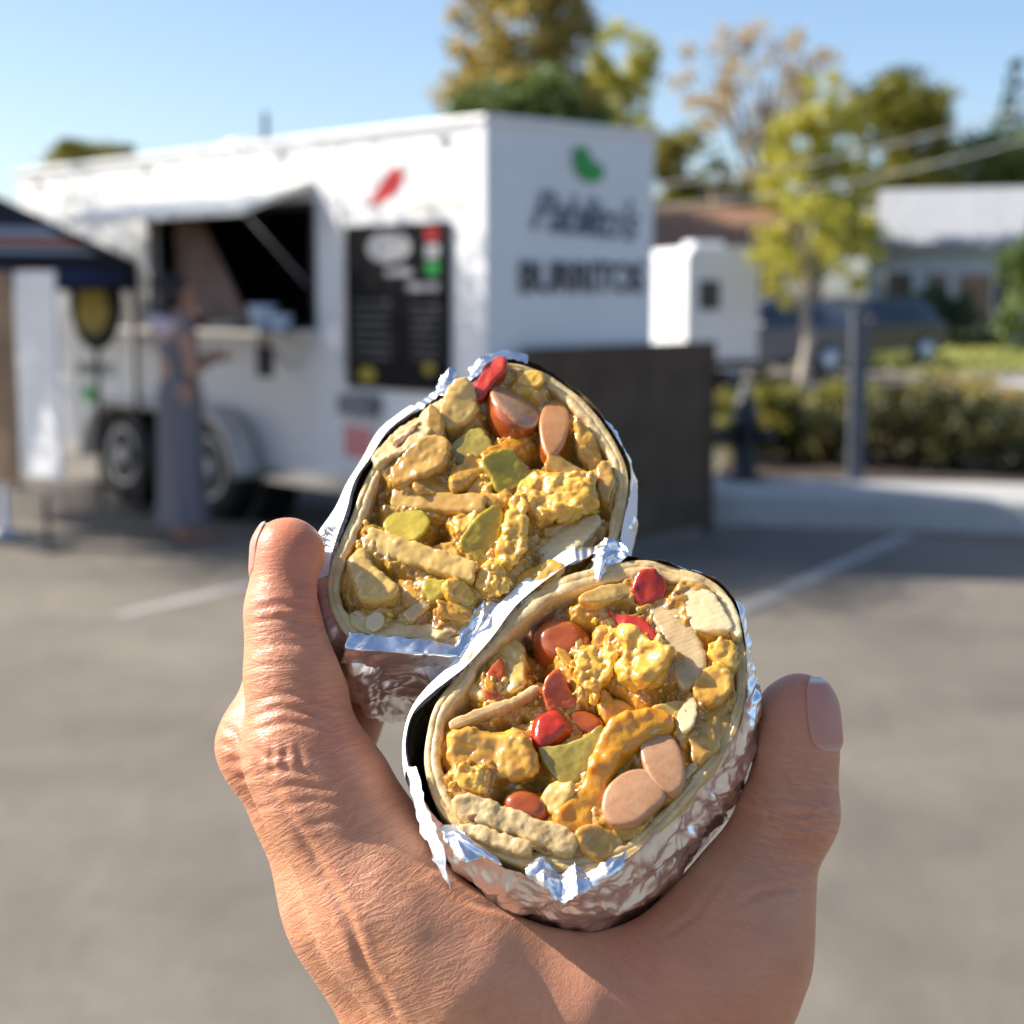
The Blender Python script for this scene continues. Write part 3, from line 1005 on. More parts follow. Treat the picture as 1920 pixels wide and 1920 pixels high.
HG = 'shrubs along the planting bed'
for i, (px, Y, w, h, lm, lab) in enumerate((
        (1380, 12.9, .85, .66, L_gold, 'yellow green shrub behind the black hydrant'),
        (1490, 13.1, .9, .58, L_gold, 'yellow green shrub between hydrant and grey post'),
        (1560, 12.9, .9, .52, L_hedge, 'dark shrub just left of the grey post'),
        (1680, 12.7, 1.1, .72, L_hedge, 'dark shrub just right of the grey post'),
        (1790, 12.5, 1.2, .62, L_hedge, 'dark low shrub, second to the right of the grey post'),
        (1900, 12.3, 1.2, .55, L_hedge, 'dark low shrub at the right edge of the bed'),
        (1640, 14.6, 1.0, .62, L_gold, 'yellow shrub with lit top behind the grey post'),
        (1760, 14.6, 1.1, .66, L_autumn, 'russet shrub in the second row of the bed'))):
    p = at(px, 700, Y)
    shrub('garden_shrub', lab, (p[0], Y, .225), w, h, lm, 30 + i, group=HG)
for i, (px, Y, w, h, lab) in enumerate(((1690, 46, 1.8, 1.6, 'dark round bush at the left end of the grey roofed house'),
                                        (1775, 46, 1.1, 1.9, 'dark upright bush in front of the grey roofed house'),
                                        (1840, 45, 1.6, .7, 'low bush beside the path of the grey roofed house'),
                                        (1925, 42, 1.6, 3.6, 'tall green hedge bush cut by the right edge'))):
    p = at(px, 640, Y)
    shrub('house_bush', lab, (p[0], Y, 0), w, h, L_dark if i < 3 else L_green, 50 + i, 1800, .12, 'bushes by the house')

# grass tufts on the lawn
rng = np.random.default_rng(5)
k = 9000
P = np.stack([rng.uniform(7.5, 30, k), rng.uniform(31, 62, k), np.full(k, .01)], 1)
a = rng.uniform(0, 6.28, k)
s = .05 + .06 * rng.random(k)
dv = np.stack([np.cos(a), np.sin(a), np.zeros(k)], 1) * s[:, None]
tip = P + np.stack([rng.normal(size=k) * .03, rng.normal(size=k) * .03, .07 + .08 * rng.random(k)], 1)
gr = mesh_obj('grass', np.stack([P - dv, P + dv, tip], 1).reshape(-1, 3), np.arange(k * 3).reshape(-1, 3), leaf_mat('grass_blades', [(.12, .15, .03), (.24, .22, .06), (.16, .18, .04)], .3))
tag(gr, 'short yellowing grass on the sloping lawn by the house', 'grass', kind='stuff')

# ------------------------------------------------------------------ white camper
cb = at(1285, 690, 24.0)
camper = thing('white_camper', 'small white camper trailer with dark window behind the brown panel', 'camper', (cb[0], 24.0, 0), R(14))
mb = MB()
prof = [(0, .42), (0, 2.12), (.08, 2.24), (1.08, 2.24), (1.16, 2.12), (1.16, .42)]
mb.prism([(x, 0, z) for x, z in prof], (0, 3.1, 0))
mb.build('body', M_white, camper, bevel=.02)
w_ = MB().lohi((.20, -.02, 1.32), (.52, -.004, 1.75)).build('window', M_darkmetal, camper)
MB().lohi((.23, -.026, 1.35), (.49, -.021, 1.72)).build('pane', M_glass, w_)
MB().lohi((.25, .4, 2.241), (.75, .9, 2.34)).build('roof_hatch', M_white, camper, bevel=.02)
for x in (.12, 1.04):
    MB().lathe((x, 1.6, .31), [(.18, -.09), (.31, -.08), (.31, .08), (.18, .09)], 24, 'X').build('wheel', M_black, camper, True)
MB().lohi((.03, -.015, .46), (1.13, -.003, .58)).build('lower_trim', M_darkmetal, camper)

# ------------------------------------------------------------------ parked car
cp = gp(1510, 715)
car = thing('parked_car', 'dark silver hatchback parked at the street beyond the shrubs', 'car', (cp[0] - 1.0, cp[1] + .6, 0), R(40))
# body side profile in x (front = -x), z; lofted across y with tumblehome
M_car = mat('car_paint_silver', (0.11, 0.10, 0.12), 0.25, 0.05, 2, metal=0.3, coat=0.5)
low = [(-2.05, .35), (-2.1, .55), (-2.0, .75), (-1.2, .90), (-.95, .95), (1.75, 1.0), (2.05, .90), (2.1, .55), (2.05, .35)]
vs, fs = [], []
ys = [(-.86, .96), (-.80, 1.0), (.80, 1.0), (.86, .96)]
mb = MB()
for y, sc in ys:
    vs += [(x * sc, y, .35 + (z - .35) * sc) for x, z in low]
n = len(low)
for j in range(3):
    for i in range(n):
        fs.append((j * n + i, j * n + (i + 1) % n, (j + 1) * n + (i + 1) % n, (j + 1) * n + i))
fs += [tuple(range(n)), tuple(range(4 * n - 1, 3 * n - 1, -1))]
mb.add(vs, fs)
body = mb.build('body', M_car, car, bevel=.04)
top = [(-.95, .95), (-.25, 1.42), (.1, 1.47), (1.2, 1.45), (1.6, 1.3), (1.9, .98)]
mb = MB()
vs = [(x, -.80 + (.16 if z > 1.2 else 0), z) for x, z in top] + [(x, .80 - (.16 if z > 1.2 else 0), z) for x, z in top]
n = len(top)
mb.add(vs, [(i, i + 1, n + i + 1, n + i) for i in range(n - 1)] + [tuple(range(n)), tuple(range(2 * n - 1, n - 1, -1))])
cab = mb.build('cabin', M_car, car)
for s in (-1, 1):
    yb_, yt_ = s * .812, s * .665
    for q in (((-.72, 1.0), (-.2, 1.34), (.3, 1.38), (.3, 1.0)), ((.38, 1.0), (.38, 1.38), (1.1, 1.36), (1.35, 1.02))):
        mesh_obj('side_window', [(x, (yb_ if z < 1.2 else yt_) + 0.0, z) for x, z in q], [(0, 1, 2, 3)], M_glass, car)
mesh_obj('windscreen', [(-.93, -.72, .99), (-.93, .72, .99), (-.29, .60, 1.41), (-.29, -.60, 1.41)], [(0, 1, 2, 3)], M_glass, car).location.x = -.02
mesh_obj('rear_window', [(1.86, -.70, 1.04), (1.86, .70, 1.04), (1.62, .60, 1.30), (1.62, -.60, 1.30)], [(0, 1, 2, 3)], M_glass, car).location.x = .025
for x in (-1.3, 1.3):
    for s in (-1, 1):
        w_ = MB().lathe((x, s * .80, .32), [(.2, -.1), (.32, -.09), (.32, .09), (.2, .1)], 24, 'Y').build('wheel', M_black, car, True)
        MB().lathe((x, s * .80, .32), [(.235, -.102), (.235, .102)], 20, 'Y').build('rim', mat('alloy_rim', (.75, .75, .74), .35, .05, 5, metal=.4) if 'alloy_rim' not in bpy.data.materials else bpy.data.materials['alloy_rim'], w_, True)
for s in (-1, 1):
    MB().box((-2.06, s * .6, .66), (.06, .34, .12)).build('headlight', M_printgrey, car)
    MB().box((2.07, s * .66, .80), (.06, .26, .16)).build('tail_light', M_red, car)
    MB().box((-.62, s * .92, 1.0), (.12, .16, .11)).build('wing_mirror', M_car, car, bevel=.02)
# a dark car just behind
o2 = at(1600, 640, 34)
car2 = thing('dark_parked_car', 'dark blue car partly hidden behind the silver hatchback', 'car', (o2[0], 34, 0), R(38))
M_navycar = mat('car_paint_navy', (0.01, 0.012, 0.03), 0.25, 0.05, 2, coat=0.6)
for ch in list(car.children):
    c = ch.copy()
    COL.objects.link(c)
    c.parent = car2
    if ch.name.startswith(('body', 'cabin')):
        c.data = ch.data.copy()
        c.data.materials[0] = M_navycar
    for g in ch.children:
        d = g.copy()
        COL.objects.link(d)
        d.parent = c


# ------------------------------------------------------------------ houses
def house(name, label, loc, rz, L_, D_, hw, hr, mw, mr, wins, door=None, over=.45):
    t = thing(name, label, 'house', loc, rz)
    MB().lohi((-L_ / 2, 0, 0), (L_ / 2, D_, hw)).build('wall', mw, t)
    o_ = over
    mb = MB()
    z0 = hw - .02
    mb.add([(-L_ / 2 - o_, -o_, z0), (L_ / 2 + o_, -o_, z0), (L_ / 2 + o_, D_ / 2, hr), (-L_ / 2 - o_, D_ / 2, hr), (-L_ / 2 - o_, D_ + o_, z0), (L_ / 2 + o_, D_ + o_, z0),
            (-L_ / 2 - o_, -o_, z0 + .16), (L_ / 2 + o_, -o_, z0 + .16), (L_ / 2 + o_, D_ / 2, hr + .16), (-L_ / 2 - o_, D_ / 2, hr + .16), (-L_ / 2 - o_, D_ + o_, z0 + .16), (L_ / 2 + o_, D_ + o_, z0 + .16)],
           [(6, 7, 8, 9), (9, 8, 11, 10), (0, 3, 2, 1), (3, 4, 5, 2), (0, 1, 7, 6), (4, 10, 11, 5), (0, 6, 9, 3), (3, 9, 10, 4), (1, 2, 8, 7), (2, 5, 11, 8)])
    rf = mb.build('roof', mr, t)
    MB().lohi((L_ * .2, D_ * .55, hr - .6), (L_ * .2 + .6, D_ * .55 + .6, hr + .7)).build('chimney', mw, rf)
    for (x, z, w, h) in wins:
        f = MB().lohi((x - w / 2, -.06, z - h / 2), (x + w / 2, -.002, z + h / 2)).build('window', M_white, t)
        MB().lohi((x - w / 2 + .08, -.075, z - h / 2 + .08), (x + w / 2 - .08, -.061, z + h / 2 - .08)).build('pane', M_glass, f)
    if door:
        MB().lohi((door - .5, -.05, .05), (door + .5, -.002, 2.1)).build('door', M_wood, t)
    return t


M_roofgrey = mat('grey_shingles', (0.33, 0.34, 0.36), 0.9, 0.12, 3, bump=.4, bscale=8, bdist=.03)
M_roofbrown = mat('brown_shingles', (0.26, 0.145, 0.09), 0.9, 0.15, 3, bump=.4, bscale=8, bdist=.03)
M_siding = mat('pale_siding', (0.55, 0.57, 0.60), 0.8, 0.08, 2)
M_tanwall = mat('tan_wall', (0.30, 0.22, 0.15), 0.85, 0.1, 2)
hpos = at(1850, 610, 50)
house('grey_roofed_house', 'pale single storey house with light grey roof at the right', (hpos[0], 50, 0), R(-20), 7.4, 6, 2.9, 4.75, M_siding, M_roofgrey,
      [(-2.7, 1.6, 1.0, 1.3), (-1.5, 1.6, .8, 1.3), (0.6, 1.6, .9, 1.3), (2.4, 1.6, 1.2, 1.2)], door=-.4, over=.55)
hpos = at(1335, 610, 47)
house('brown_roofed_house', 'house with brown roof showing above the white camper', (hpos[0], 47, 0), R(8), 4.4, 6, 2.75, 4.0, M_tanwall, M_roofbrown,
      [(-1.3, 1.6, .9, 1.2), (1.4, 1.6, 1.0, 1.2)], door=0.2)

# ------------------------------------------------------------------ overhead cables
for i, (p, q, lab) in enumerate((((1180, 352), (2050, 160), 'upper overhead cable crossing in front of the trees'), ((1180, 392), (2050, 225), 'lower overhead cable crossing in front of the trees'))):
    a, b = at(*p, 38), at(*q, 34)
    pts = [a + (b - a) * t + np.array([0, 0, -.35 * math.sin(math.pi * t)]) for t in np.linspace(0, 1, 14)]
    o = MB().tube(pts, .022, 6).build('overhead_cable', mat('cable_grey', (.45, .45, .44), .5) if 'cable_grey' not in bpy.data.materials else bpy.data.materials['cable_grey'])
    tag(o, lab, 'cable', 'overhead cables')

# ------------------------------------------------------------------ woman in a long dress
wp = gp(345, 1012)
woman = thing('person', 'person in long grey dress standing at the serving window, facing right', 'person', wp, R(28))
M_skin2 = mat('skin_far', (0.46, 0.25, 0.17), 0.5, 0.06, 6, sss=.2, sss_scale=.01)


def A3(*v):
    return np.array(v, np.float64)


def woman_body(p):          # faces +x
    d = capsule(p, A3(0, 0, 1.02), A3(0.0, 0, 1.30), .125, .115)                   # torso
    d = smin(d, capsule(p, A3(0, -.14, 1.37), A3(0, .14, 1.37), .062, .062), .10)
    d = smin(d, capsule(p, A3(0, 0, 1.38), A3(.015, 0, 1.50), .052, .045), .05)       # neck
    d = smin(d, capsule(p, A3(.02, 0, 1.585), A3(.03, 0, 1.545), .082, .068), .02)    # head
    d = smin(d, capsule(p, A3(.105, 0, 1.565), A3(.118, 0, 1.55), .012, .014), .02)    # nose
    d = smin(d, capsule(p, A3(.07, 0, 1.50), A3(.08, 0, 1.50), .028, .022), .03)       # chin
    for s in (-1, 1):
        d = smin(d, capsule(p, A3(.01, s * .082, 1.56), A3(.0, s * .088, 1.575), .012, .018), .008)
        el = A3(.02, s * .215, 1.09)
        wr = A3(.20, s * .11, 1.17)
        d = smin(d, capsule(p, A3(0, s * .165, 1.37), el, .048, .038), .03)
        d = smin(d, capsule(p, el, wr, .037, .024), .015)
        d = smin(d, capsule(p, wr, wr + A3(.07, -s * .02, .01), .028, .03), .015)         # palm
        for k in range(4):
            fb = wr + A3(.09, -s * (.05 - .018 * k) + 0 * k, .02 - .0 * k)
            d = smin(d, capsule(p, fb, fb + A3(.05, -s * .01, -.008 * k), .0095, .008), .006)
        d = smin(d, capsule(p, wr + A3(.04, 0, .025), wr + A3(.085, -s * .005, .055), .011, .009), .01)
        d = smin(d, capsule(p, A3(0, s * .09, .95), A3(.01, s * .085, .50), .085, .058), .06)   # thigh
        d = smin(d, capsule(p, A3(.01, s * .085, .50), A3(-.01, s * .08, .09), .055, .036), .03)
        d = smin(d, capsule(p, A3(-.02, s * .08, .045), A3(.13, s * .095, .028), .04, .027), .03)   # foot
    return d


V, Q = surface_nets(woman_body, (-.25, -.35, -.03), (.45, .35, 1.72), .012)
mesh_obj('body', V, Q, M_skin2, woman, True)


def woman_dress(p):
    z = p[:, 2]
    w = np.interp(z, [.09, .5, .95, 1.10, 1.25, 1.40], [.195, .18, .17, .13, .142, .132])
    dpt = np.interp(z, [.09, .5, .95, 1.10, 1.25, 1.40], [.155, .145, .140, .110, .124, .085])
    a = np.arctan2(p[:, 1], p[:, 0])
    fold = 1 + .075 * np.sin(a * 9 + 2 * np.sin(z * 3)) * np.clip((1.05 - z), 0, 1)
    r = np.sqrt((p[:, 0] / dpt) ** 2 + (p[:, 1] / w) ** 2) / fold
    d = (r - 1) * .13
    d = np.maximum(d, np.maximum(.10 - z, z - 1.43))
    for s in (-1, 1):
        d = smin(d, capsule(p, A3(0, s * .10, 1.40), A3(0, s * .17, 1.36), .06, .058), .03)
    return d


V, Q = surface_nets(woman_dress, (-.3, -.32, .02), (.3, .32, 1.5), .012)
M_dress = mat('grey_dress_fabric', (0.15, 0.145, 0.18), 0.85, 0.25, 7, bump=.3, bscale=60, bdist=.004)
nt = M_dress.node_tree
wv = nt.nodes.new('ShaderNodeTexWave')
wv.bands_direction = 'Z'
wv.inputs['Scale'].default_value = 9
wv.inputs['Distortion'].default_value = 1.5
tcn = [n for n in nt.nodes if n.type == 'TEX_COORD'][0]
nt.links.new(tcn.outputs['Object'], wv.inputs['Vector'])
mx = nt.nodes.new('ShaderNodeMix')
mx.data_type = 'RGBA'
mx.inputs[6].default_value = (.15, .14, .15, 1)
mx.inputs[7].default_value = (.22, .215, .25, 1)
nt.links.new(wv.outputs['Fac'], mx.inputs[0])
nt.links.new(mx.outputs[2], nt.nodes['Principled BSDF'].inputs['Base Color'])
mesh_obj('dress', V, Q, M_dress, woman, True)


def woman_hair(p):
    d = capsule(p, A3(-.012, 0, 1.605), A3(-.03, 0, 1.56), .09, .082)
    d = np.maximum(d, -(capsule(p, A3(.10, 0, 1.53), A3(.11, 0, 1.60), .085, .06)))
    d = smin(d, capsule(p, A3(-.085, 0, 1.66), A3(-.10, 0, 1.65), .05, .045), .03)
    return d + .004 * np.sin(p[:, 1] * 160)


V, Q = surface_nets(woman_hair, (-.2, -.14, 1.42), (.16, .14, 1.76), .008)
mesh_obj('hair', V, Q, mat('dark_hair', (0.012, 0.009, 0.008), .45, .3, 20), woman, True)


def woman_shawl(p):
    d = capsule(p, A3(-.09, -.10, 1.36), A3(-.09, .13, 1.38), .055, .06)
    return d + .012 * np.sin(p[:, 1] * 40 + p[:, 2] * 30)


V, Q = surface_nets(woman_shawl, (-.25, -.28, 1.2), (.08, .3, 1.55), .01)
mesh_obj('shawl', V, Q, mat('pale_pink_cloth', (0.62, 0.52, 0.58), .85, .1, 10), woman, True)

# ================================================================== THE HELD THINGS
S = FOCUS / F_PX                      # metres per photo pixel at the focus distance


def P(px, py, w=0.0):
    """photo pixel plus height w (in pixels, towards the lens) -> point in the held-things frame"""
    d = FOCUS - w * S
    return np.array([(px - 960) / F_PX * d, -(py - 960) / F_PX * d, w * S])


def rad(r, w=0.0):
    return r * S * (FOCUS - w * S) / FOCUS


def spline(pts, n):
    """closed Catmull-Rom through pts, n samples evenly spaced along it"""
    p = np.array(pts, float)
    m = len(p)
    out = []
    for i in range(m):
        a, b, c, d = p[(i - 1) % m], p[i], p[(i + 1) % m], p[(i + 2) % m]
        for t in np.linspace(0, 1, 12, endpoint=False):
            out.append(.5 * ((2 * b) + (-a + c) * t + (2 * a - 5 * b + 4 * c - d) * t * t + (-a + 3 * b - 3 * c + d) * t ** 3))
    q = np.array(out)
    q2 = np.vstack([q, q[:1]])
    L = np.concatenate([[0], np.cumsum(np.linalg.norm(np.diff(q2, axis=0), axis=1))])
    s = np.linspace(0, L[-1], n, endpoint=False)
    return np.stack([np.interp(s, L, q2[:, k]) for k in range(q.shape[1])], 1)


def poly_sdf(p, poly):
    """signed distance of 2D points to a closed polygon (negative inside)"""
    d = np.full(len(p), 1e9)
    inside = np.zeros(len(p), bool)
    n = len(poly)
    for i in range(n):
        a, b = poly[i], poly[(i + 1) % n]
        e = b - a
        w = p - a
        t = np.clip((w @ e) / max(e @ e, 1e-18), 0, 1)
        q = w - t[:, None] * e
        d = np.minimum(d, (q * q).sum(1))
        c = (a[1] <= p[:, 1]) != (b[1] <= p[:, 1])
        if e[1] != 0:
            inside ^= c & (p[:, 0] < a[0] + (p[:, 1] - a[1]) * e[0] / e[1])
    d = np.sqrt(d)
    return np.where(inside, -d, d)


class PolyGrid:
    """signed distance to a polygon, tabulated and looked up bilinearly"""

    def __init__(s, poly, pad, n=150):
        poly = np.asarray(poly)
        s.lo = poly.min(0) - pad
        s.hi = poly.max(0) + pad
        s.n = n
        g = [np.linspace(s.lo[k], s.hi[k], n) for k in (0, 1)]
        pts = np.stack(np.meshgrid(*g, indexing='ij'), -1).reshape(-1, 2)
        s.T = poly_sdf(pts, poly).reshape(n, n)

    def __call__(s, p):
        q = (p - s.lo) / (s.hi - s.lo) * (s.n - 1)
        q = np.clip(q, 0, s.n - 1.001)
        i = q.astype(np.int32)
        f = q - i
        a, b = i[:, 0], i[:, 1]
        x, y = f[:, 0], f[:, 1]
        return (s.T[a, b] * (1 - x) + s.T[a + 1, b] * x) * (1 - y) + (s.T[a, b + 1] * (1 - x) + s.T[a + 1, b + 1] * x) * y


def facet(u, v, seed):
    """crumpled-sheet height: flat triangles with random corners"""
    iu, iv = np.floor(u), np.floor(v)
    fu, fv = u - iu, v - iv
    z = np.zeros_like(iu)

    def h(a, b):
        return _hash3(iu + a, iv + b, z, seed)
    lo = h(0, 0) + (h(1, 0) - h(0, 0)) * fu + (h(0, 1) - h(0, 0)) * fv
    hi = h(1, 1) + (h(0, 1) - h(1, 1)) * (1 - fu) + (h(1, 0) - h(1, 1)) * (1 - fv)
    return np.where(fu + fv < 1, lo, hi) - .5


def crumple(u, v, seed, cell):
    """u, v in pixels; several scales of folded facets"""
    q = np.stack([u / 60, v / 60, np.zeros_like(u) + seed], 1)
    wu, wv = vnoise(q, seed) * cell * .8, vnoise(q + 31, seed) * cell * .8
    a, b = .8, .6
    r = facet((a * u + b * v + wu) / cell, (-b * u + a * v + wv) / (cell * 1.7), seed)
    r = r + .45 * facet((a * u - b * v + wv) / (cell * .5), (b * u + a * v + wu) / (cell * .7), seed + 5)
    return r + .18 * facet((u + wu) / (cell * .24), (v - wv) / (cell * .3), seed + 9)


# ------------------------------------------------------------------ food and foil materials
def food_mat(name, c1, c2, scale=120, rough=.32, sss=.5, sss_scale=.0025, rad3=(1, .6, .25), bump=.35, bscale=900, bdist=.0004, coat=.35, spec=.55, stripe=None, c3=None, mottle=.30):
    m = bpy.data.materials.new(name)
    m.use_nodes = True
    N, L = m.node_tree.nodes, m.node_tree.links
    b = N['Principled BSDF']
    b.inputs['Roughness'].default_value = rough
    b.inputs['Specular IOR Level'].default_value = spec
    b.inputs['Coat Weight'].default_value = coat
    b.inputs['Coat Roughness'].default_value = .12
    b.inputs['Subsurface Weight'].default_value = sss
    b.inputs['Subsurface Radius'].default_value = rad3
    b.inputs['Subsurface Scale'].default_value = sss_scale
    tc = N.new('ShaderNodeTexCoord')
    nz = N.new('ShaderNodeTexNoise')
    nz.inputs['Scale'].default_value = scale
    nz.inputs['Detail'].default_value = 5
    nz.inputs['Distortion'].default_value = .6
    L.new(tc.outputs['Object'], nz.inputs['Vector'])
    rp = N.new('ShaderNodeValToRGB')
    e = rp.color_ramp.elements
    e[0].position, e[1].position = .33, .66
    e[0].color, e[1].color = (*c1, 1), (*c2, 1)
    if c3:
        x = e.new(.76)
        x.color = (*c3, 1)
    L.new(nz.outputs['Fac'], rp.inputs['Fac'])
    # fine mottling: grains, browned flecks and paler fibres
    n3 = N.new('ShaderNodeTexNoise')
    n3.inputs['Scale'].default_value = 430
    n3.inputs['Detail'].default_value = 7
    n3.inputs['Roughness'].default_value = .7
    n3.inputs['Distortion'].default_value = 1.2
    L.new(tc.outputs['Object'], n3.inputs['Vector'])
    r3 = N.new('ShaderNodeValToRGB')
    q = r3.color_ramp.elements
    q[0].position, q[0].color = .30, (.62, .50, .36, 1)
    q[1].position, q[1].color = .70, (1.16, 1.16, 1.14, 1)
    mid = q.new(.47)
    mid.color = (.97, .96, .94, 1)
    L.new(n3.outputs['Fac'], r3.inputs['Fac'])
    mm = N.new('ShaderNodeMix')
    mm.data_type = 'RGBA'
    mm.blend_type = 'MULTIPLY'
    mm.inputs[0].default_value = mottle
    L.new(rp.outputs[0], mm.inputs[6])
    L.new(r3.outputs[0], mm.inputs[7])
    L.new(mm.outputs[2], b.inputs['Base Color'])
    n2 = N.new('ShaderNodeTexNoise')
    n2.inputs['Scale'].default_value = bscale
    n2.inputs['Detail'].default_value = 4
    n2.inputs['Roughness'].default_value = .65
    L.new(tc.outputs['Object'], n2.inputs['Vector'])
    bp = N.new('ShaderNodeBump')
    bp.inputs['Strength'].default_value = bump
    bp.inputs['Distance'].default_value = bdist
    L.new(n2.outputs['Fac'], bp.inputs['Height'])
    if stripe:
        wv = N.new('ShaderNodeTexWave')
        wv.inputs['Scale'].default_value = stripe
        wv.inputs['Distortion'].default_value = 2.5
        wv.inputs['Detail'].default_value = 2
        mp = N.new('ShaderNodeMapping')
        mp.inputs['Rotation'].default_value = (0, 0, R(70))
        L.new(tc.outputs['Object'], mp.inputs['Vector'])
        L.new(mp.outputs[0], wv.inputs['Vector'])
        b2 = N.new('ShaderNodeBump')
        b2.inputs['Strength'].default_value = .16
        b2.inputs['Distance'].default_value = .0002
        L.new(wv.outputs['Fac'], b2.inputs['Height'])
        L.new(bp.outputs[0], b2.inputs['Normal'])
        bp = b2
    L.new(bp.outputs[0], b.inputs['Normal'])
    return m


F_egg = food_mat('egg_scrambled', (.70, .365, .040), (.82, .53, .09), 150, .25, .42, .0025, (1, .6, .18), .12, 700, .0005, .7, c3=(.86, .65, .21))
F_eggdull = food_mat('egg_saucy', (.58, .275, .03), (.72, .42, .065), 130, .22, .42, .0025, (1, .58, .17), .12, 600, .0006, .75)
F_potato = food_mat('potato_cooked', (.50, .26, .045), (.65, .395, .09), 90, .24, .45, .0028, (1, .58, .22), .12, 700, .0005, .7)
F_potatopale = food_mat('potato_pale', (.62, .38, .09), (.75, .51, .155), 90, .22, .45, .0028, (1, .62, .26), .12, 700, .0005, .7)
F_cheese = food_mat('cheese_melted', (0.697, 0.257, 0.009), (0.765, 0.390, 0.022), 70, .24, .5, .003, (1, .5, .08), .4, 600, .0007, .6)
F_beanskin = food_mat('bean_skin', (.30, .055, .010), (.50, .125, .022), 110, .22, .4, .0025, (1, .35, .1), .18, 600, .0004, .6)
F_beanflesh = food_mat('bean_flesh', (.48, .24, .115), (.58, .33, .18), 160, .30, .45, .0025, (1, .55, .3), .25, 1200, .0004, .4)
F_beantan = food_mat('bean_tan', (0.527, 0.226, 0.075), (0.629, 0.320, 0.135), 120, .3, .5, .0028, (1, .55, .25), .4, 1600, .0004, .35)
F_red = food_mat('pepper_red', (.36, .012, .006), (.58, .06, .012), 90, .22, .35, .0018, (1, .25, .08), .25, 700, .0004, .5)
F_redorange = food_mat('pepper_orange_red', (.50, .07, .015), (.66, .17, .03), 110, .25, .4, .002, (1, .35, .1), .3, 800, .0004, .4)
F_green = food_mat('chile_green', (.38, .27, .015), (.54, .42, .04), 130, .18, .45, .003, (.9, .8, .15), .2, 600, .0006, .8)
F_olive = food_mat('chile_olive', (.26, .19, .02), (.40, .31, .05), 160, .22, .4, .0025, (.9, .8, .2), .25, 700, .0006, .7)
F_onion = food_mat('onion_cooked', (.54, .37, .17), (.64, .48, .26), 60, .24, .65, .004, (1, .75, .4), .3, 1100, .0004, .5, stripe=330)
F_onionpale = food_mat('onion_pale', (.66, .51, .27), (.74, .61, .37), 60, .2, .65, .004, (1, .8, .45), .3, 1100, .0004, .6, stripe=260)
F_sauce = food_mat('filling_sauce', (.42, .19, .022), (.64, .365, .06), 90, .2, .4, .0025, (1, .55, .17), .2, 500, .001, .85, c3=(.75, .52, .14))
F_tortilla = food_mat('tortilla', (.58, .385, .16), (.72, .53, .27), 120, .40, .4, .0025, (1, .7, .4), .3, 900, .0006, .15, .4)
F_tortedge = food_mat('tortilla_cut', (.60, .40, .16), (.74, .56, .28), 200, .30, .4, .0025, (1, .7, .4), .35, 1000, .0007, .4, .5)
F_scorch = food_mat('tortilla_scorch', (.22, .08, .02), (.42, .20, .07), 200, .5, .3, .002, (1, .5, .2), .5, 1400, .0005, .05)


def foil_mat():
    m = bpy.data.materials.new('aluminium_foil')
    m.use_nodes = True
    N, L = m.node_tree.nodes, m.node_tree.links
    b = N['Principled BSDF']
    b.inputs['Base Color'].default_value = (.93, .93, .94, 1)
    b.inputs['Metallic'].default_value = 1
    b.inputs['Roughness'].default_value = .30
    tc = N.new('ShaderNodeTexCoord')
    vo = N.new('ShaderNodeTexVoronoi')
    vo.inputs['Scale'].default_value = 260
    vo.inputs['Randomness'].default_value = 1
    L.new(tc.outputs['Object'], vo.inputs['Vector'])
    nz = N.new('ShaderNodeTexNoise')
    nz.inputs['Scale'].default_value = 420
    nz.inputs['Detail'].default_value = 3
    L.new(tc.outputs['Object'], nz.inputs['Vector'])
    b1 = N.new('ShaderNodeBump')
    b1.inputs['Strength'].default_value = .25
    b1.inputs['Distance'].default_value = .0006
    L.new(vo.outputs['Distance'], b1.inputs['Height'])
    b2 = N.new('ShaderNodeBump')
    b2.inputs['Strength'].default_value = .22
    b2.inputs['Distance'].default_value = .0003
    L.new(nz.outputs['Fac'], b2.inputs['Height'])
    L.new(b1.outputs[0], b2.inputs['Normal'])
    L.new(b2.outputs[0], b.inputs['Normal'])
    return m


M_foil = foil_mat()
M_paper = mat('white_label_paper', (.82, .82, .84), .55, .03, 60, bump=.2, bscale=500, bdist=.0003)
M_ink = mat('grey_ink', (.09, .09, .11), .6, .1, 60)


# ------------------------------------------------------------------ a burrito half
class Face:
    """cut face of a burrito: plane frame and conversions"""

    def __init__(s, cx, cy, w0, kx, ky, L, sunk):
        s.sunk = sunk
        s.cx, s.cy, s.w0, s.kx, s.ky, s.L = cx, cy, w0, kx, ky, L
        s.O = P(cx, cy, w0)
        n = np.array([-kx, ky, 1.0])
        s.n = n / np.linalg.norm(n)
        ex = np.array([1, 0, kx])
        ex = ex - s.n * (ex @ s.n)
        s.ex = ex / np.linalg.norm(ex)
        s.ey = np.cross(s.n, s.ex)

    def hollow(s, px, py):
        """how far the filling has sunk below the cut here"""
        return s.sunk[0] + s.sunk[1] * math.exp(-(((px - s.sunk[2]) / s.sunk[4]) ** 2 + ((py - s.sunk[3]) / s.sunk[4]) ** 2))

    def w(s, px, py):
        return s.w0 + s.kx * (px - s.cx) + s.ky * (py - s.cy)

    def pt(s, px, py, dw=0.0):
        return P(px, py, s.w(px, py)) + s.n * dw * S

    def ab(s, pts):
        q = np.array([s.pt(x, y) for x, y in pts]) - s.O
        return np.stack([q @ s.ex, q @ s.ey], 1)

    def xyz(s, ab, z):
        z = np.zeros(len(ab)) + z
        return s.O + ab[:, :1] * s.ex + ab[:, 1:2] * s.ey + z[:, None] * s.n

    def local(s, p):
        q = p - s.O
        return np.stack([q @ s.ex, q @ s.ey, q @ s.n], 1)


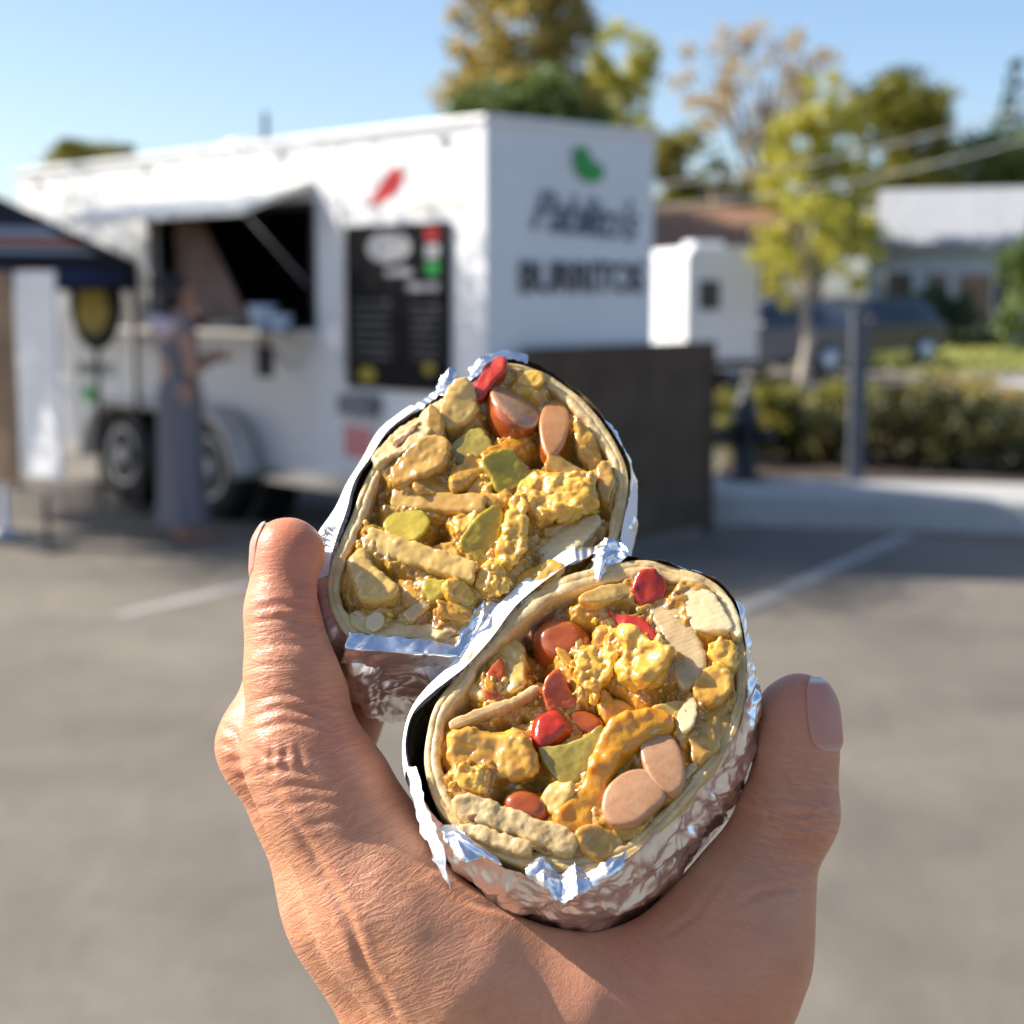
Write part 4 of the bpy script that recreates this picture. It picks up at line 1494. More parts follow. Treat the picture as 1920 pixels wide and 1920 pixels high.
def prof(t):
    return np.interp(t, [0, .08, .3, .6, .8, .92, 1.0], [1.0, 1.02, 1.02, .97, .86, .66, .30])


def normals2(ab):
    t = np.roll(ab, -2, 0) - np.roll(ab, 2, 0)
    n = np.stack([t[:, 1], -t[:, 0]], 1)
    n /= np.linalg.norm(n, axis=1)[:, None] + 1e-12
    c = ab.mean(0)
    if ((ab - c) * n).sum() < 0:
        n = -n
    return n


def smooth1(a, k):
    for _ in range(k):
        a = (np.roll(a, 1, 0) + a * 2 + np.roll(a, -1, 0)) / 4
    return a


PIECES = []


def near_mesh(name, V, Q, m, parent, smooth=True):
    o = mesh_obj(name, np.asarray(V), np.asarray(Q), m, parent, smooth)
    return o


def sleeve(f, sil, rim, parent, seed, N=620):
    """foil wrapper: rim line on the cut face, silhouette line a little behind it, closed far end"""
    A, B_ = f.ab(spline(sil, N)), None
    R0 = f.ab(spline(rim, N))
    # pair the rim samples with the silhouette samples by nearest angle
    c = A.mean(0)
    off = np.argmin(np.linalg.norm(R0 - A[0], axis=1))
    R0 = np.roll(R0, -off, 0)
    if np.linalg.norm(R0[N // 4] - A[N // 4]) > np.linalg.norm(R0[-N // 4] - A[N // 4]):
        R0 = np.roll(R0[::-1], 1, 0)
    nn = smooth1(normals2(A), 6)
    arc = np.concatenate([[0], np.cumsum(np.linalg.norm(np.diff(A, axis=0), axis=1))]) / S
    td = smooth1(np.where((nn @ np.array([-.75, .66])) > .35, 16.0, 70.0), 8)     # folded-out rim only along the upper left
    srow = np.concatenate([np.linspace(0, 60, 24), np.linspace(63, 240, 60), np.linspace(248, f.L, 40)])
    env = np.minimum(1, np.minimum(arc, arc[-1] - arc + 4) / 40)
    rows = []
    for k, s in enumerate(srow):
        h = np.clip(s / td, 0, 1)
        h = (h * h * (3 - 2 * h))[:, None]
        ab = R0 * (1 - h) + A * h
        ab = c + (ab - c) * prof(s / f.L)
        uu = arc
        vv = np.full(N, s)
        amp = (3 + 20 * np.clip((s - 8) / 45, 0, 1)) * env * np.interp(td, [16, 70], [.3, 1])
        ab = ab + nn * (crumple(uu, vv, seed, 36) * amp * S)[:, None]
        z = -s + (facet(uu / 9, uu * 0 + .3, seed + 3) * 9 + facet(uu / 33, uu * 0 + .1, seed + 4) * 14) * np.clip(1 - s / 50, 0, 1)
        rows.append(f.xyz(ab, z * S))
    V = np.concatenate(rows + [rows[-1].mean(0, keepdims=True)])
    M_ = len(srow)
    i, j = np.meshgrid(np.arange(M_ - 1), np.arange(N), indexing='ij')
    j2 = (j + 1) % N
    Q = np.stack([i * N + j, i * N + j2, (i + 1) * N + j2, (i + 1) * N + j], -1).reshape(-1, 4)
    tip = len(V) - 1
    last = (M_ - 1) * N + np.arange(N)
    Q2 = np.stack([last, np.roll(last, -1), np.full(N, tip), np.full(N, tip)], 1)
    faces = [tuple(q) for q in Q] + [(a, b, t) for a, b, t, _ in Q2]
    o = mesh_obj('foil_wrapper', V, faces, M_foil, parent, True)
    return o, A, R0, arc, rows, srow, nn, td, c


def sleeve_point(rows, srow, arc, u, s):
    """point and outward offset direction on the sleeve at arc u (px) and depth s (px)"""
    k = np.interp(s, srow, np.arange(len(srow)))
    k0 = int(min(k, len(srow) - 2))
    fk = k - k0
    x = np.interp(u, arc, np.arange(len(arc)))
    x0 = int(min(x, len(arc) - 2))
    fx = x - x0
    g = lambda a, b: rows[a][b]
    p = (g(k0, x0) * (1 - fx) + g(k0, x0 + 1) * fx) * (1 - fk) + (g(k0 + 1, x0) * (1 - fx) + g(k0 + 1, x0 + 1) * fx) * fk
    return p


def tortilla_ring(f, outer, thick, parent, seed, N=420, top=-2.0, grow=11.0):
    A = f.ab(spline(outer, N))
    nn = smooth1(normals2(A), 10)
    A = A + nn * (grow * S)
    th = smooth1(np.interp(np.arange(N), np.linspace(0, N, len(thick) + 1), list(thick) + [thick[0]]), 14) * .64 + grow * .5
    q3 = np.stack([A[:, 0] / (S * 40), A[:, 1] / (S * 40), np.full(N, seed * 1.0)], 1)
    wav = vnoise(q3, seed) * 4
    rows = []
    prf = [(0, -230), (0, -120), (0, -60), (0, -25), (.015, -6), (.07, -1), (.22, 0), (.38, 1), (.46, -2), (.54, 1), (.72, 1), (.92, -1), (.985, -6), (1.0, -20), (1.02, -45), (1.05, -80), (1.1, -130)]
    for k, (a, z) in enumerate(prf):
        j = vnoise(q3 * 3 + k * .35, seed + 3) * 1.2 + vnoise(q3 * 7 + k * .5, seed + 6) * .9
        inner = vnoise(q3 * 2.2 + 9, seed + 8) * 3.5 * a
        ab = A - nn * ((a * (th + inner) + j * (.2 + a * .8)) * S)[:, None]
        zz = (top + z + wav * np.clip(1 + z / 60, 0, 1) + j * .9 * (z > -30)) * S
        rows.append(f.xyz(ab, zz))
    V = np.concatenate(rows)
    M_ = len(prf)
    i, j = np.meshgrid(np.arange(M_ - 1), np.arange(N), indexing='ij')
    j2 = (j + 1) % N
    Q = np.stack([i * N + j, i * N + j2, (i + 1) * N + j2, (i + 1) * N + j], -1).reshape(-1, 4)
    o = mesh_obj('tortilla', V, Q, [F_tortilla, F_tortedge], parent, True)
    mi = np.zeros((M_ - 1, N), np.int32)
    mi[4:12] = 1
    o.data.polygons.foreach_set('material_index', mi.ravel())
    sub = o.modifiers.new('subdivision', 'SUBSURF')
    sub.levels = sub.render_levels = 1
    return A, nn, th


REG = []                # outlines of the pieces laid so far on the current face


def filling_mass(f, A, parent, seed, depth=-46.0, holes=(), crumbs=170):
    """saucy mash that fills the roll and rises around every piece lying in it"""
    K, N = 110, len(A)
    c = A.mean(0)
    r = (np.arange(K + 1) / K)[:, None, None]
    ab = (c + (A - c)[None] * r).reshape(-1, 2)
    hp = f.ab([h[:2] for h in holes]) / S if holes else []

    def height(ab):
        p = ab / S
        q = np.stack([p[:, 0] / 62, p[:, 1] / 62, np.full(len(p), seed * 2.0)], 1)
        z = depth + fbm(q, 4, seed) * 16 - worley(q * 1.6, seed) * 18 + 8
        wob = vnoise(q * 3.1, seed + 7) * 9 + vnoise(q * 8.0, seed + 17) * 4 - 2
        for (G, cc, dw, th) in REG:
            d2 = G(p - cc) + wob
            top = dw + th * .30
            cand = np.where(d2 < 34, top - np.maximum(d2, 0) * .75 - np.maximum(d2 - 14, 0) * 1.3, -999)
            z = smax(z, cand, 10.0)
        for k, h in enumerate(hp):
            z = z - holes[k][3] * np.exp(-((p - h) ** 2).sum(1) / holes[k][2] ** 2)
        return z + fbm(q * 6, 3, seed + 4) * 3.5 + np.maximum(0, fbm(q * 2.7, 2, seed + 11)) * 5
    z = height(ab)
    V = f.xyz(ab, z * S)
    i, j = np.meshgrid(np.arange(K), np.arange(N), indexing='ij')
    j2 = (j + 1) % N
    Q = np.stack([i * N + j, (i + 1) * N + j, (i + 1) * N + j2, i * N + j2], -1).reshape(-1, 4)
    mesh_obj('filling_sauce', V, Q, F_sauce, parent, True)
    # crumbs of egg and potato strewn in the mash: too small to pick apart
    rng = np.random.default_rng(seed)
    bm = bmesh.new()
    bmesh.ops.create_icosphere(bm, subdivisions=2, radius=1)
    iv = np.array([v.co[:] for v in bm.verts])
    iff = np.array([[v.index for v in fc.verts] for fc in bm.faces])
    bm.free()
    VV, FF = [], []
    rr = np.sqrt(rng.random(crumbs)) * .95
    kk = rng.integers(0, N, crumbs)
    ca = c + (A[kk] - c) * rr[:, None]
    cz = height(ca)
    free = np.ones(crumbs, bool)
    for (G, cc, dw, th) in REG:
        free &= G(ca / S - cc) > 1.0
    ca, cz = ca[free], cz[free]
    crumbs = len(ca)
    for m_ in range(crumbs):
        sz = rng.uniform(3.5, 10) * np.array([1, rng.uniform(.5, 1), rng.uniform(.45, .8)])
        rot = np.linalg.qr(rng.normal(size=(3, 3)))[0]
        v = iv * (1 + .28 * vnoise(iv * 1.7 + m_ * 3.3, seed)[:, None] + .12 * vnoise(iv * 4 + m_, seed)[:, None])
        v = (v * sz) @ rot
        VV.append(f.xyz((ca[m_] / S + v[:, :2]) * S, (cz[m_] + 1.5 + v[:, 2]) * S))
        FF.append(iff + m_ * len(iv))
    o = mesh_obj('egg_crumbs', np.concatenate(VV), np.concatenate(FF), F_egg, parent, True)
    o['kind'] = 'stuff'
    REG.clear()


def piece(f, name, poly, m, parent, dw=0.0, th=26.0, rnd=10.0, dome=0.0, noise=0.0, nfreq=40.0, lumps=0.0, lfreq=26.0, tilt=(0, 0), bend=0.0, seed=0, cut=None, cutmat=None, edge=1.8, res=3.0, label=None):
    """filling piece: rounded solid with the given outline (photo pixels), thickness 2*th"""
    dw = dw - f.hollow(np.mean([q[0] for q in poly]), np.mean([q[1] for q in poly]))
    ab = f.ab(spline(poly, 64)) / S
    c = ab.mean(0)
    ab = ab - c
    ext = np.abs(ab).max(0)

    G2 = PolyGrid(ab, 40, 110)
    REG.append((G2, c, dw, th if cut is None else -cut[3] * .9))
    if tilt == (0, 0):
        rt = np.random.default_rng(seed + 100)
        tilt = (rt.uniform(-.28, .28), rt.uniform(-.28, .28))

    def fn(p):
        x, y, z = p[:, 0], p[:, 1], p[:, 2]
        pp = np.stack([x, y], 1)
        if edge:
            q = np.stack([x / 9, y / 9, z / 14], 1)
            pp = pp + np.stack([vnoise(q, seed + 41), vnoise(q, seed + 42)], 1) * edge
        d2 = G2(pp)
        zz = z - tilt[0] * x - tilt[1] * y - bend * (x * x + y * y) / 100.0
        t = th
        if dome:
            t = th * np.sqrt(np.clip(-d2 / dome, 0.02, 1) * (2 - np.clip(-d2 / dome, 0.02, 1)))
        a, b = d2 + rnd, np.abs(zz) - t + rnd
        d = np.sqrt(np.maximum(a, 0) ** 2 + np.maximum(b, 0) ** 2) + np.minimum(np.maximum(a, b), 0) - rnd
        if cut is not None:
            d = smax(d, x * cut[0] + y * cut[1] + zz * cut[2] - cut[3] + (x * x + y * y) * .0012, 9.0)
        d = d - fbm(p / 9.0 + seed, 2, seed + 60) * (.5 if name == 'bean' else 1.0) * (.35 if name in ('bean', 'tomato_piece') else .35)
        if noise:
            d = d - fbm(p / nfreq + seed, 3, seed) * noise
        if lumps:
            q = p + np.stack([vnoise(p / lfreq, seed + 5), vnoise(p / lfreq + 9, seed + 6), vnoise(p / lfreq + 5, seed + 7)], 1) * lfreq * .45
            d = d + (worley(q / (lfreq * 1.35) + seed * 3.1, seed) - .5) * lumps * .8 - fbm(p / (lfreq * .6), 3, seed + 2) * lumps * .16
        return d
    pad = 8 + noise * 1.5 + lumps * .6 + edge
    zext = th + pad + abs(tilt[0]) * ext[0] + abs(tilt[1]) * ext[1] + abs(bend) * (ext ** 2).sum() / 100
    lo = np.array([-ext[0] - pad, -ext[1] - pad, -zext])
    V, Q = surface_nets(fn, lo, -lo, res, coarse=3, polish=1)
    if not len(V):
        return None
    W = f.O + (c[0] + V[:, :1]) * S * f.ex + (c[1] + V[:, 1:2]) * S * f.ey + (dw + V[:, 2:3]) * S * f.n
    # the texture frame stays with the piece
    cen = W.mean(0)
    o = mesh_obj(name, W - cen, Q, [m] + ([cutmat] if cutmat else []), parent, True)
    o.location = cen
    if cutmat is not None and cut is not None:
        fc = V[Q].mean(1)
        zz = fc[:, 2] - tilt[0] * fc[:, 0] - tilt[1] * fc[:, 1]
        on = (fc[:, 0] * cut[0] + fc[:, 1] * cut[1] + zz * cut[2] - cut[3] + (fc[:, 0] ** 2 + fc[:, 1] ** 2) * .0012) > -5.5
        o.data.polygons.foreach_set('material_index', on.astype(np.int32))
    if label:
        o['label'] = label
    return o


def ell(cx, cy, rx, ry, rot=0.0, n=14, sq=0.0):
    out = []
    for i in range(n):
        t = 2 * math.pi * i / n
        k = 1 + sq * math.cos(4 * t) * -.15
        x, y = rx * math.cos(t) * k, ry * math.sin(t) * k
        a = R(rot)
        out.append((cx + x * math.cos(a) - y * math.sin(a), cy + x * math.sin(a) + y * math.cos(a)))
    return out


def bar(x0, y0, x1, y1, w, w2=None):
    w2 = w2 or w
    d = np.array([x1 - x0, y1 - y0], float)
    d /= np.linalg.norm(d)
    n = np.array([-d[1], d[0]])
    a, b = np.array([x0, y0]), np.array([x1, y1])
    m_ = (a + b) / 2
    wm = (w + w2) / 2
    return [tuple(a + n * w / 2), tuple(m_ + n * wm * .53), tuple(b + n * w2 / 2), tuple(b + d * w2 * .12), tuple(b - n * w2 / 2), tuple(m_ - n * wm * .49), tuple(a - n * w / 2), tuple(a - d * w * .12)]


def patch(name, grid, m, parent, seed, n=40, amp=3.0, cell=20, thick=0.0, ragged=9.0):
    """crumpled sheet through a grid of (px, py, w) control points (rows of equal length)"""
    g = np.array([[P(*q) for q in row] for row in grid])
    r, c = g.shape[:2]
    u = np.linspace(0, r - 1, n)
    v = np.linspace(0, c - 1, n)
    T = np.zeros((n, n, 3))
    for k in range(3):
        rowi = np.stack([np.interp(v, np.arange(c), g[i, :, k]) for i in range(r)])
        T[..., k] = np.stack([np.interp(u, np.arange(r), rowi[:, j]) for j in range(n)], 1)
    du = np.gradient(T, axis=0)
    dv = np.gradient(T, axis=1)
    nr = np.cross(du, dv)
    nr /= np.linalg.norm(nr, axis=-1, keepdims=True) + 1e-12
    lu = np.cumsum(np.linalg.norm(du, axis=-1), 0) / S
    lv = np.cumsum(np.linalg.norm(dv, axis=-1), 1) / S
    h = crumple(lu.ravel(), lv.ravel(), seed, cell).reshape(n, n)
    T = T + nr * (h * amp * S)[..., None]
    # ragged torn outline
    ed = np.minimum(np.minimum(np.arange(n), n - 1 - np.arange(n))[:, None], np.minimum(np.arange(n), n - 1 - np.arange(n))[None]) / 5.0
    ed = np.clip(1 - ed, 0, 1)
    j1 = facet(lv.ravel() / 7, lu.ravel() / 7, seed + 31).reshape(n, n)
    j2_ = facet(lu.ravel() / 9, lv.ravel() / 9, seed + 33).reshape(n, n)
    tu = du / (np.linalg.norm(du, axis=-1, keepdims=True) + 1e-12)
    tv = dv / (np.linalg.norm(dv, axis=-1, keepdims=True) + 1e-12)
    T = T + (tu * j1[..., None] + tv * j2_[..., None]) * (ed * ragged * S)[..., None]
    i, j = np.meshgrid(np.arange(n - 1), np.arange(n - 1), indexing='ij')
    Q = np.stack([i * n + j, (i + 1) * n + j, (i + 1) * n + j + 1, i * n + j + 1], -1).reshape(-1, 4)
    o = mesh_obj(name, T.reshape(-1, 3), Q, m, parent, True)
    sd = o.modifiers.new('thickness', 'SOLIDIFY')
    sd.thickness = max(thick, .00006)
    return o


# ------------------------------------------------------------------ upper half
fU = Face(890, 930, -165, 0.02, 0.62, 470, (8, 16, 760, 1010, 130))
U_sil = [(945, 656), (1010, 668), (1078, 712), (1134, 768), (1168, 825), (1188, 880), (1187, 930), (1180, 985), (1168, 1040), (1120, 1095), (1050, 1145), (980, 1185), (920, 1215), (860, 1228), (790, 1232), (720, 1232),
         (655, 1230), (618, 1185), (600, 1125), (590, 1065), (598, 1005), (632, 950), (654, 900), (684, 848), (716, 795), (772, 752), (828, 714), (885, 688), (915, 668)]
U_rim = [(945, 662), (1008, 675), (1074, 718), (1128, 772), (1163, 828), (1182, 880), (1178, 930), (1165, 985), (1150, 1035), (1110, 1085), (1045, 1132), (975, 1172), (915, 1200), (855, 1212), (790, 1214), (720, 1210),
         (662, 1200), (630, 1165), (616, 1115), (622, 1060), (638, 1010), (655, 960), (668, 905), (698, 855), (732, 805), (785, 765), (838, 728), (892, 700), (918, 676)]
U_tor = [(945, 678), (1003, 688), (1065, 728), (1115, 780), (1150, 836), (1168, 890), (1166, 940), (1152, 1000), (1122, 1052), (1060, 1112), (980, 1165), (900, 1200), (820, 1206), (740, 1202),
         (668, 1192), (634, 1152), (620, 1105), (628, 1058), (650, 1008), (672, 955), (692, 900), (720, 852), (752, 812), (800, 772), (852, 738), (902, 702)]
burU = thing('burrito_half', 'upper burrito half in foil, cut face full of egg and potato', 'burrito', matrix=NEAR_M, group='two halves of the cut burrito')
slU = sleeve(fU, U_sil, U_rim, burU, 3)
AU, nU, thU = tortilla_ring(fU, U_tor, [30, 34, 40, 44, 40, 36, 32, 30, 30, 34, 34, 34, 34, 36, 38, 38, 36, 36, 36, 38, 38, 38, 38, 42, 46, 38], burU, 21)
g = lambda *a, **k: piece(fU, *a, parent=burU, **k)
# distinct pieces, traced top to bottom
g('red_pepper_slice', [(895, 712), (912, 680), (945, 672), (948, 700), (930, 720), (912, 745), (892, 760), (884, 735)], F_red, dw=2, th=30, rnd=8, noise=2, seed=1)
g('bean', ell(962, 764, 53, 66, -18), F_beanskin, dw=-8, th=58, rnd=20, dome=40, cut=(.42, .40, .80, 30), cutmat=F_beanflesh, tilt=(.001, 0), edge=0.0, seed=2, res=3.0)
g('bean', ell(1038, 802, 31, 72, 6), F_beanskin, dw=-2, th=46, rnd=14, dome=26, cut=(.12, .22, .95, 22), cutmat=F_beantan, tilt=(.001, 0), edge=0.0, seed=3, res=3.0)
g('egg_curd', [(975, 700), (1000, 694), (1022, 706), (1012, 724), (990, 722), (970, 716)], F_egg, dw=10, th=12, rnd=6, noise=2, nfreq=12, seed=4, res=2.6)
g('potato_chunk', [(835, 745), (872, 722), (890, 745), (898, 775), (870, 800), (838, 806), (822, 780)], F_potatopale, dw=2, th=34, rnd=9, noise=4, seed=5)
g('tortilla_fold', [(700, 850), (745, 800), (790, 770), (838, 738), (850, 752), (812, 790), (806, 830), (770, 850), (730, 868), (708, 880)], F_tortedge, dw=-6, th=30, rnd=8, noise=4, nfreq=30, edge=3, seed=6)
g('scorched_flap', bar(742, 842, 782, 808, 16, 9), F_scorch, dw=22, th=10, rnd=4, noise=1.5, seed=7)
g('potato_chunk', [(735, 880), (775, 845), (820, 832), (846, 850), (838, 885), (800, 905), (760, 915), (738, 905)], F_potato, dw=8, th=36, rnd=9, noise=5, seed=8)
g('potato_chunk', [(805, 770), (830, 790), (832, 822), (815, 838), (800, 815)], F_potato, dw=12, th=24, rnd=6, noise=3, seed=9)
g('potato_chunk', [(838, 840), (892, 806), (918, 828), (925, 850), (880, 872), (845, 866)], F_olive, dw=-4, th=26, rnd=4, noise=2, edge=2, seed=10)
g('cheese_strip', [(905, 860), (940, 832), (985, 818), (990, 828), (978, 842), (950, 866), (915, 880)], F_cheese, dw=10, th=18, rnd=8, noise=3, seed=11)
g('green_chile', [(905, 880), (952, 858), (980, 880), (996, 908), (965, 925), (935, 932), (918, 910)], F_green, dw=14, th=28, rnd=6, noise=2, edge=1.5, seed=12, res=3)
g('potato_strip', bar(1030, 872, 1098, 902, 36, 28), F_potato, dw=2, th=26, rnd=4, noise=2, edge=1.5, seed=13)
g('egg_curd', [(990, 895), (1018, 885), (1030, 905), (1070, 895), (1110, 905), (1120, 940), (1105, 965), (1060, 985), (1010, 990), (975, 960), (965, 925)], F_egg, dw=0, th=46, rnd=16, noise=6, lumps=20, lfreq=24, seed=14)
g('egg_curd', [(955, 955), (985, 948), (990, 1000), (985, 1050), (960, 1075), (930, 1062), (928, 1035), (945, 1005)], F_egg, dw=12, th=40, rnd=14, noise=4, lumps=16, lfreq=22, seed=15)
g('green_chile', [(870, 1010), (905, 975), (935, 960), (945, 985), (930, 1030), (905, 1060), (885, 1050), (862, 1035)], F_green, dw=10, th=24, rnd=8, noise=3, edge=2, seed=16)
g('onion_slice', [(1005, 1030), (1040, 1000), (1090, 975), (1122, 965), (1125, 985), (1100, 1020), (1060, 1055), (1020, 1068), (1012, 1050)], F_onionpale, dw=2, th=16, rnd=6, bend=-.09, noise=2, edge=3, seed=17)
g('potato_strip', bar(692, 1012, 886, 1086, 40, 34), F_potatopale, dw=16, th=26, rnd=5, noise=2.5, nfreq=24, seed=18, res=4)
g('potato_strip', bar(738, 926, 905, 958, 36, 30), F_potato, dw=4, th=24, rnd=5, noise=3, seed=19, res=4)
g('potato_chunk', [(722, 962), (742, 945), (790, 955), (808, 985), (780, 1020), (735, 1012), (720, 990)], F_green, dw=-8, th=32, rnd=4, noise=2, edge=1.5, seed=20)
g('potato_chunk', [(660, 1045), (685, 1025), (700, 1060), (745, 1100), (738, 1130), (690, 1140), (660, 1110), (652, 1075)], F_potatopale, dw=-6, th=40, rnd=11, noise=5, seed=21)
g('egg_curd', [(848, 975), (880, 960), (900, 975), (885, 1000), (862, 1015), (845, 1000)], F_egg, dw=8, th=28, rnd=10, noise=4, lumps=12, lfreq=16, seed=22, res=3)
g('egg_curd', [(802, 1045), (822, 1012), (850, 1020), (868, 1050), (850, 1070), (815, 1072)], F_eggdull, dw=-10, th=34, rnd=12, noise=4, lumps=14, lfreq=20, seed=23)
g('egg_curd', ell(925, 1095, 34, 30), F_egg, dw=4, th=32, rnd=12, noise=3, lumps=16, lfreq=15, seed=24, res=3)
g('green_chile', [(795, 1092), (840, 1098), (842, 1118), (815, 1135), (795, 1122)], F_green, dw=8, th=22, rnd=6, noise=3, edge=2, seed=25)
g('egg_curd', ell(862, 1120, 30, 26, 20), F_egg, dw=4, th=28, rnd=10, noise=3, lumps=12, lfreq=16, seed=26, res=3)
g('egg_curd', bar(825, 1150, 885, 1155, 30), F_eggdull, dw=8, th=22, rnd=9, noise=4, lumps=8, lfreq=18, seed=27)
g('onion_slice', [(690, 1158), (712, 1150), (722, 1172), (700, 1188), (686, 1178)], F_onionpale, dw=6, th=14, rnd=5, seed=28)
g('onion_slice', bar(765, 1160, 800, 1128, 22), F_onion, dw=4, th=14, rnd=5, noise=2, seed=29)
g('potato_chunk', [(650, 1150), (690, 1140), (760, 1165), (850, 1165), (855, 1190), (760, 1200), (680, 1190)], F_tortedge, dw=-20, th=30, rnd=7, noise=6, seed=30)
g('potato_chunk', [(1120, 880), (1140, 870), (1150, 905), (1140, 945), (1122, 930)], F_potato, dw=-2, th=26, rnd=5, noise=4, edge=2, seed=31)
g('egg_curd', [(1075, 780), (1105, 800), (1128, 845), (1118, 880), (1090, 860), (1078, 820)], F_eggdull, dw=-26, th=34, rnd=12, noise=6, lumps=12, seed=32)
g('potato_chunk', [(985, 1070), (1025, 1065), (1060, 1085), (1010, 1130), (960, 1140), (955, 1110)], F_eggdull, dw=-6, th=34, rnd=8, noise=6, seed=33)
g('egg_curd', [(905, 905), (930, 930), (960, 940), (950, 965), (905, 965), (870, 945), (880, 915)], F_eggdull, dw=-2, th=36, rnd=14, noise=5, lumps=16, seed=34)
g('egg_curd', [(880, 860), (930, 870), (900, 900), (860, 930), (840, 905)], F_eggdull, dw=-2, th=36, rnd=14, noise=5, lumps=14, seed=35)
g('potato_chunk', [(820, 880), (850, 885), (848, 925), (810, 935), (775, 925), (780, 900)], F_potato, dw=-8, th=32, rnd=7, noise=5, seed=36)
g('egg_curd', [(745, 1080), (790, 1075), (810, 1110), (780, 1135), (745, 1125)], F_eggdull, dw=-24, th=34, rnd=14, noise=5, lumps=12, seed=37)
filling_mass(fU, AU - nU * (thU * .8 * S)[:, None], burU, 5, -52, ((1002, 856, 22, 40), (705, 1090, 26, 40), (845, 805, 24, 34), (1122, 955, 20, 40), (830, 1000, 22, 30), (735, 925, 18, 26), (850, 1095, 18, 26), (1085, 850, 26, 30)))
g('corn_kernel', [(580, 1098), (596, 1088), (608, 1096), (611, 1120), (600, 1118)], F_cheese, dw=-18, th=10, rnd=4, seed=38, res=2.2, label='small yellow bit sticking out by the fingertip')
REG.clear()

# ------------------------------------------------------------------ lower half
fL = Face(1090, 1340, 122, 0.12, 0.62, 540, (8, 34, 990, 1230, 150))
L_sil = [(1130, 1030), (1200, 1046), (1262, 1058), (1342, 1080), (1380, 1118), (1400, 1180), (1412, 1250), (1416, 1310), (1402, 1362), (1362, 1425), (1310, 1490), (1250, 1555), (1190, 1612), (1105, 1646), (1020, 1648),
         (940, 1628), (878, 1594), (826, 1552), (786, 1500), (764, 1440), (758, 1390), (770, 1336), (802, 1290), (850, 1246), (890, 1196), (950, 1124), (1022, 1062), (1086, 1026)]
L_rim = [(1132, 1040), (1200, 1050), (1262, 1062), (1338, 1088), (1374, 1122), (1394, 1182), (1400, 1250), (1399, 1310), (1386, 1358), (1348, 1418), (1296, 1478), (1238, 1542), (1178, 1598), (1100, 1632), (1020, 1638),
         (942, 1618), (882, 1588), (832, 1546), (794, 1496), (770, 1440), (764, 1390), (778, 1340), (816, 1304), (872, 1262), (916, 1216), (974, 1144), (1042, 1086), (1098, 1052)]
L_tor = [(1130, 1072), (1200, 1060), (1270, 1074), (1338, 1102), (1370, 1150), (1388, 1220), (1390, 1290), (1376, 1350), (1338, 1418), (1288, 1478), (1232, 1538), (1168, 1590), (1090, 1612), (1010, 1610),
         (932, 1588), (866, 1545), (826, 1500), (806, 1440), (806, 1390), (822, 1330), (852, 1284), (892, 1226), (948, 1168), (1014, 1112), (1074, 1086)]
burL = thing('burrito_half', 'lower burrito half in foil, cut face with beans, onion and red pepper', 'burrito', matrix=NEAR_M, group='two halves of the cut burrito')
slL = sleeve(fL, L_sil, L_rim, burL, 8)
AL, nL, thL = tortilla_ring(fL, L_tor, [56, 52, 46, 36, 30, 26, 24, 26, 26, 26, 30, 36, 40, 44, 46, 46, 44, 42, 40, 40, 42, 46, 50, 54, 60], burL, 33)
g = lambda *a, **k: piece(fL, *a, parent=burL, **k)
g('bean', ell(1052, 1188, 62, 50, 8), F_beanskin, dw=-34, th=52, rnd=20, dome=40, tilt=(.001, 0), edge=0.0, seed=41, res=3.2)
g('potato_strip', [(1088, 1135), (1120, 1112), (1165, 1095), (1198, 1092), (1194, 1110), (1160, 1130), (1120, 1145), (1095, 1145)], F_potatopale, dw=6, th=20, rnd=4, noise=2, seed=42, res=3)
g('red_pepper_slice', [(1192, 1085), (1225, 1075), (1250, 1095), (1240, 1125), (1205, 1135), (1185, 1115)], F_red, dw=-12, th=26, rnd=9, noise=3, seed=43)
g('red_pepper_slice', [(1138, 1142), (1162, 1158), (1210, 1172), (1236, 1208), (1240, 1228), (1205, 1212), (1172, 1190), (1150, 1165)], F_red, dw=2, th=24, rnd=4, noise=1.5, tilt=(.2, .1), seed=44, res=3)
g('onion_slice', [(1212, 1128), (1268, 1122), (1300, 1180), (1325, 1240), (1312, 1285), (1280, 1298), (1262, 1260), (1240, 1195)], F_onion, dw=-6, th=20, rnd=6, bend=-.03, noise=1.5, seed=45, res=4)
g('onion_slice', [(1272, 1110), (1300, 1104), (1335, 1120), (1360, 1155), (1374, 1190), (1340, 1196), (1302, 1188), (1286, 1155)], F_onionpale, dw=12, th=12, rnd=4, bend=-.05, noise=1.5, seed=46, res=3)
g('egg_curd', [(1160, 1200), (1180, 1190), (1205, 1205), (1225, 1225), (1235, 1215), (1245, 1235), (1262, 1240), (1255, 1268), (1232, 1290), (1195, 1302), (1165, 1290), (1155, 1262), (1164, 1235)], F_egg, dw=16, th=42, rnd=12, noise=5, lumps=14, lfreq=26, seed=47, res=3.2)
g('egg_curd', [(1080, 1240), (1110, 1222), (1150, 1218), (1160, 1245), (1150, 1275), (1130, 1290), (1118, 1315), (1100, 1300), (1082, 1280)], F_egg, dw=8, th=36, rnd=10, noise=4, lumps=16, lfreq=17, seed=48, res=3)
g('potato_shred', [(1042, 1215), (1058, 1215), (1075, 1235), (1078, 1195), (1084, 1182), (1092, 1196), (1086, 1230), (1070, 1250), (1055, 1240)], F_eggdull, dw=14, th=7, rnd=3, seed=49, res=2.4)
g('red_pepper_slice', [(1025, 1275), (1050, 1258), (1070, 1290), (1090, 1312), (1060, 1322), (1032, 1330), (1018, 1310)], F_redorange, dw=2, th=24, rnd=7, noise=3, seed=50, res=3)
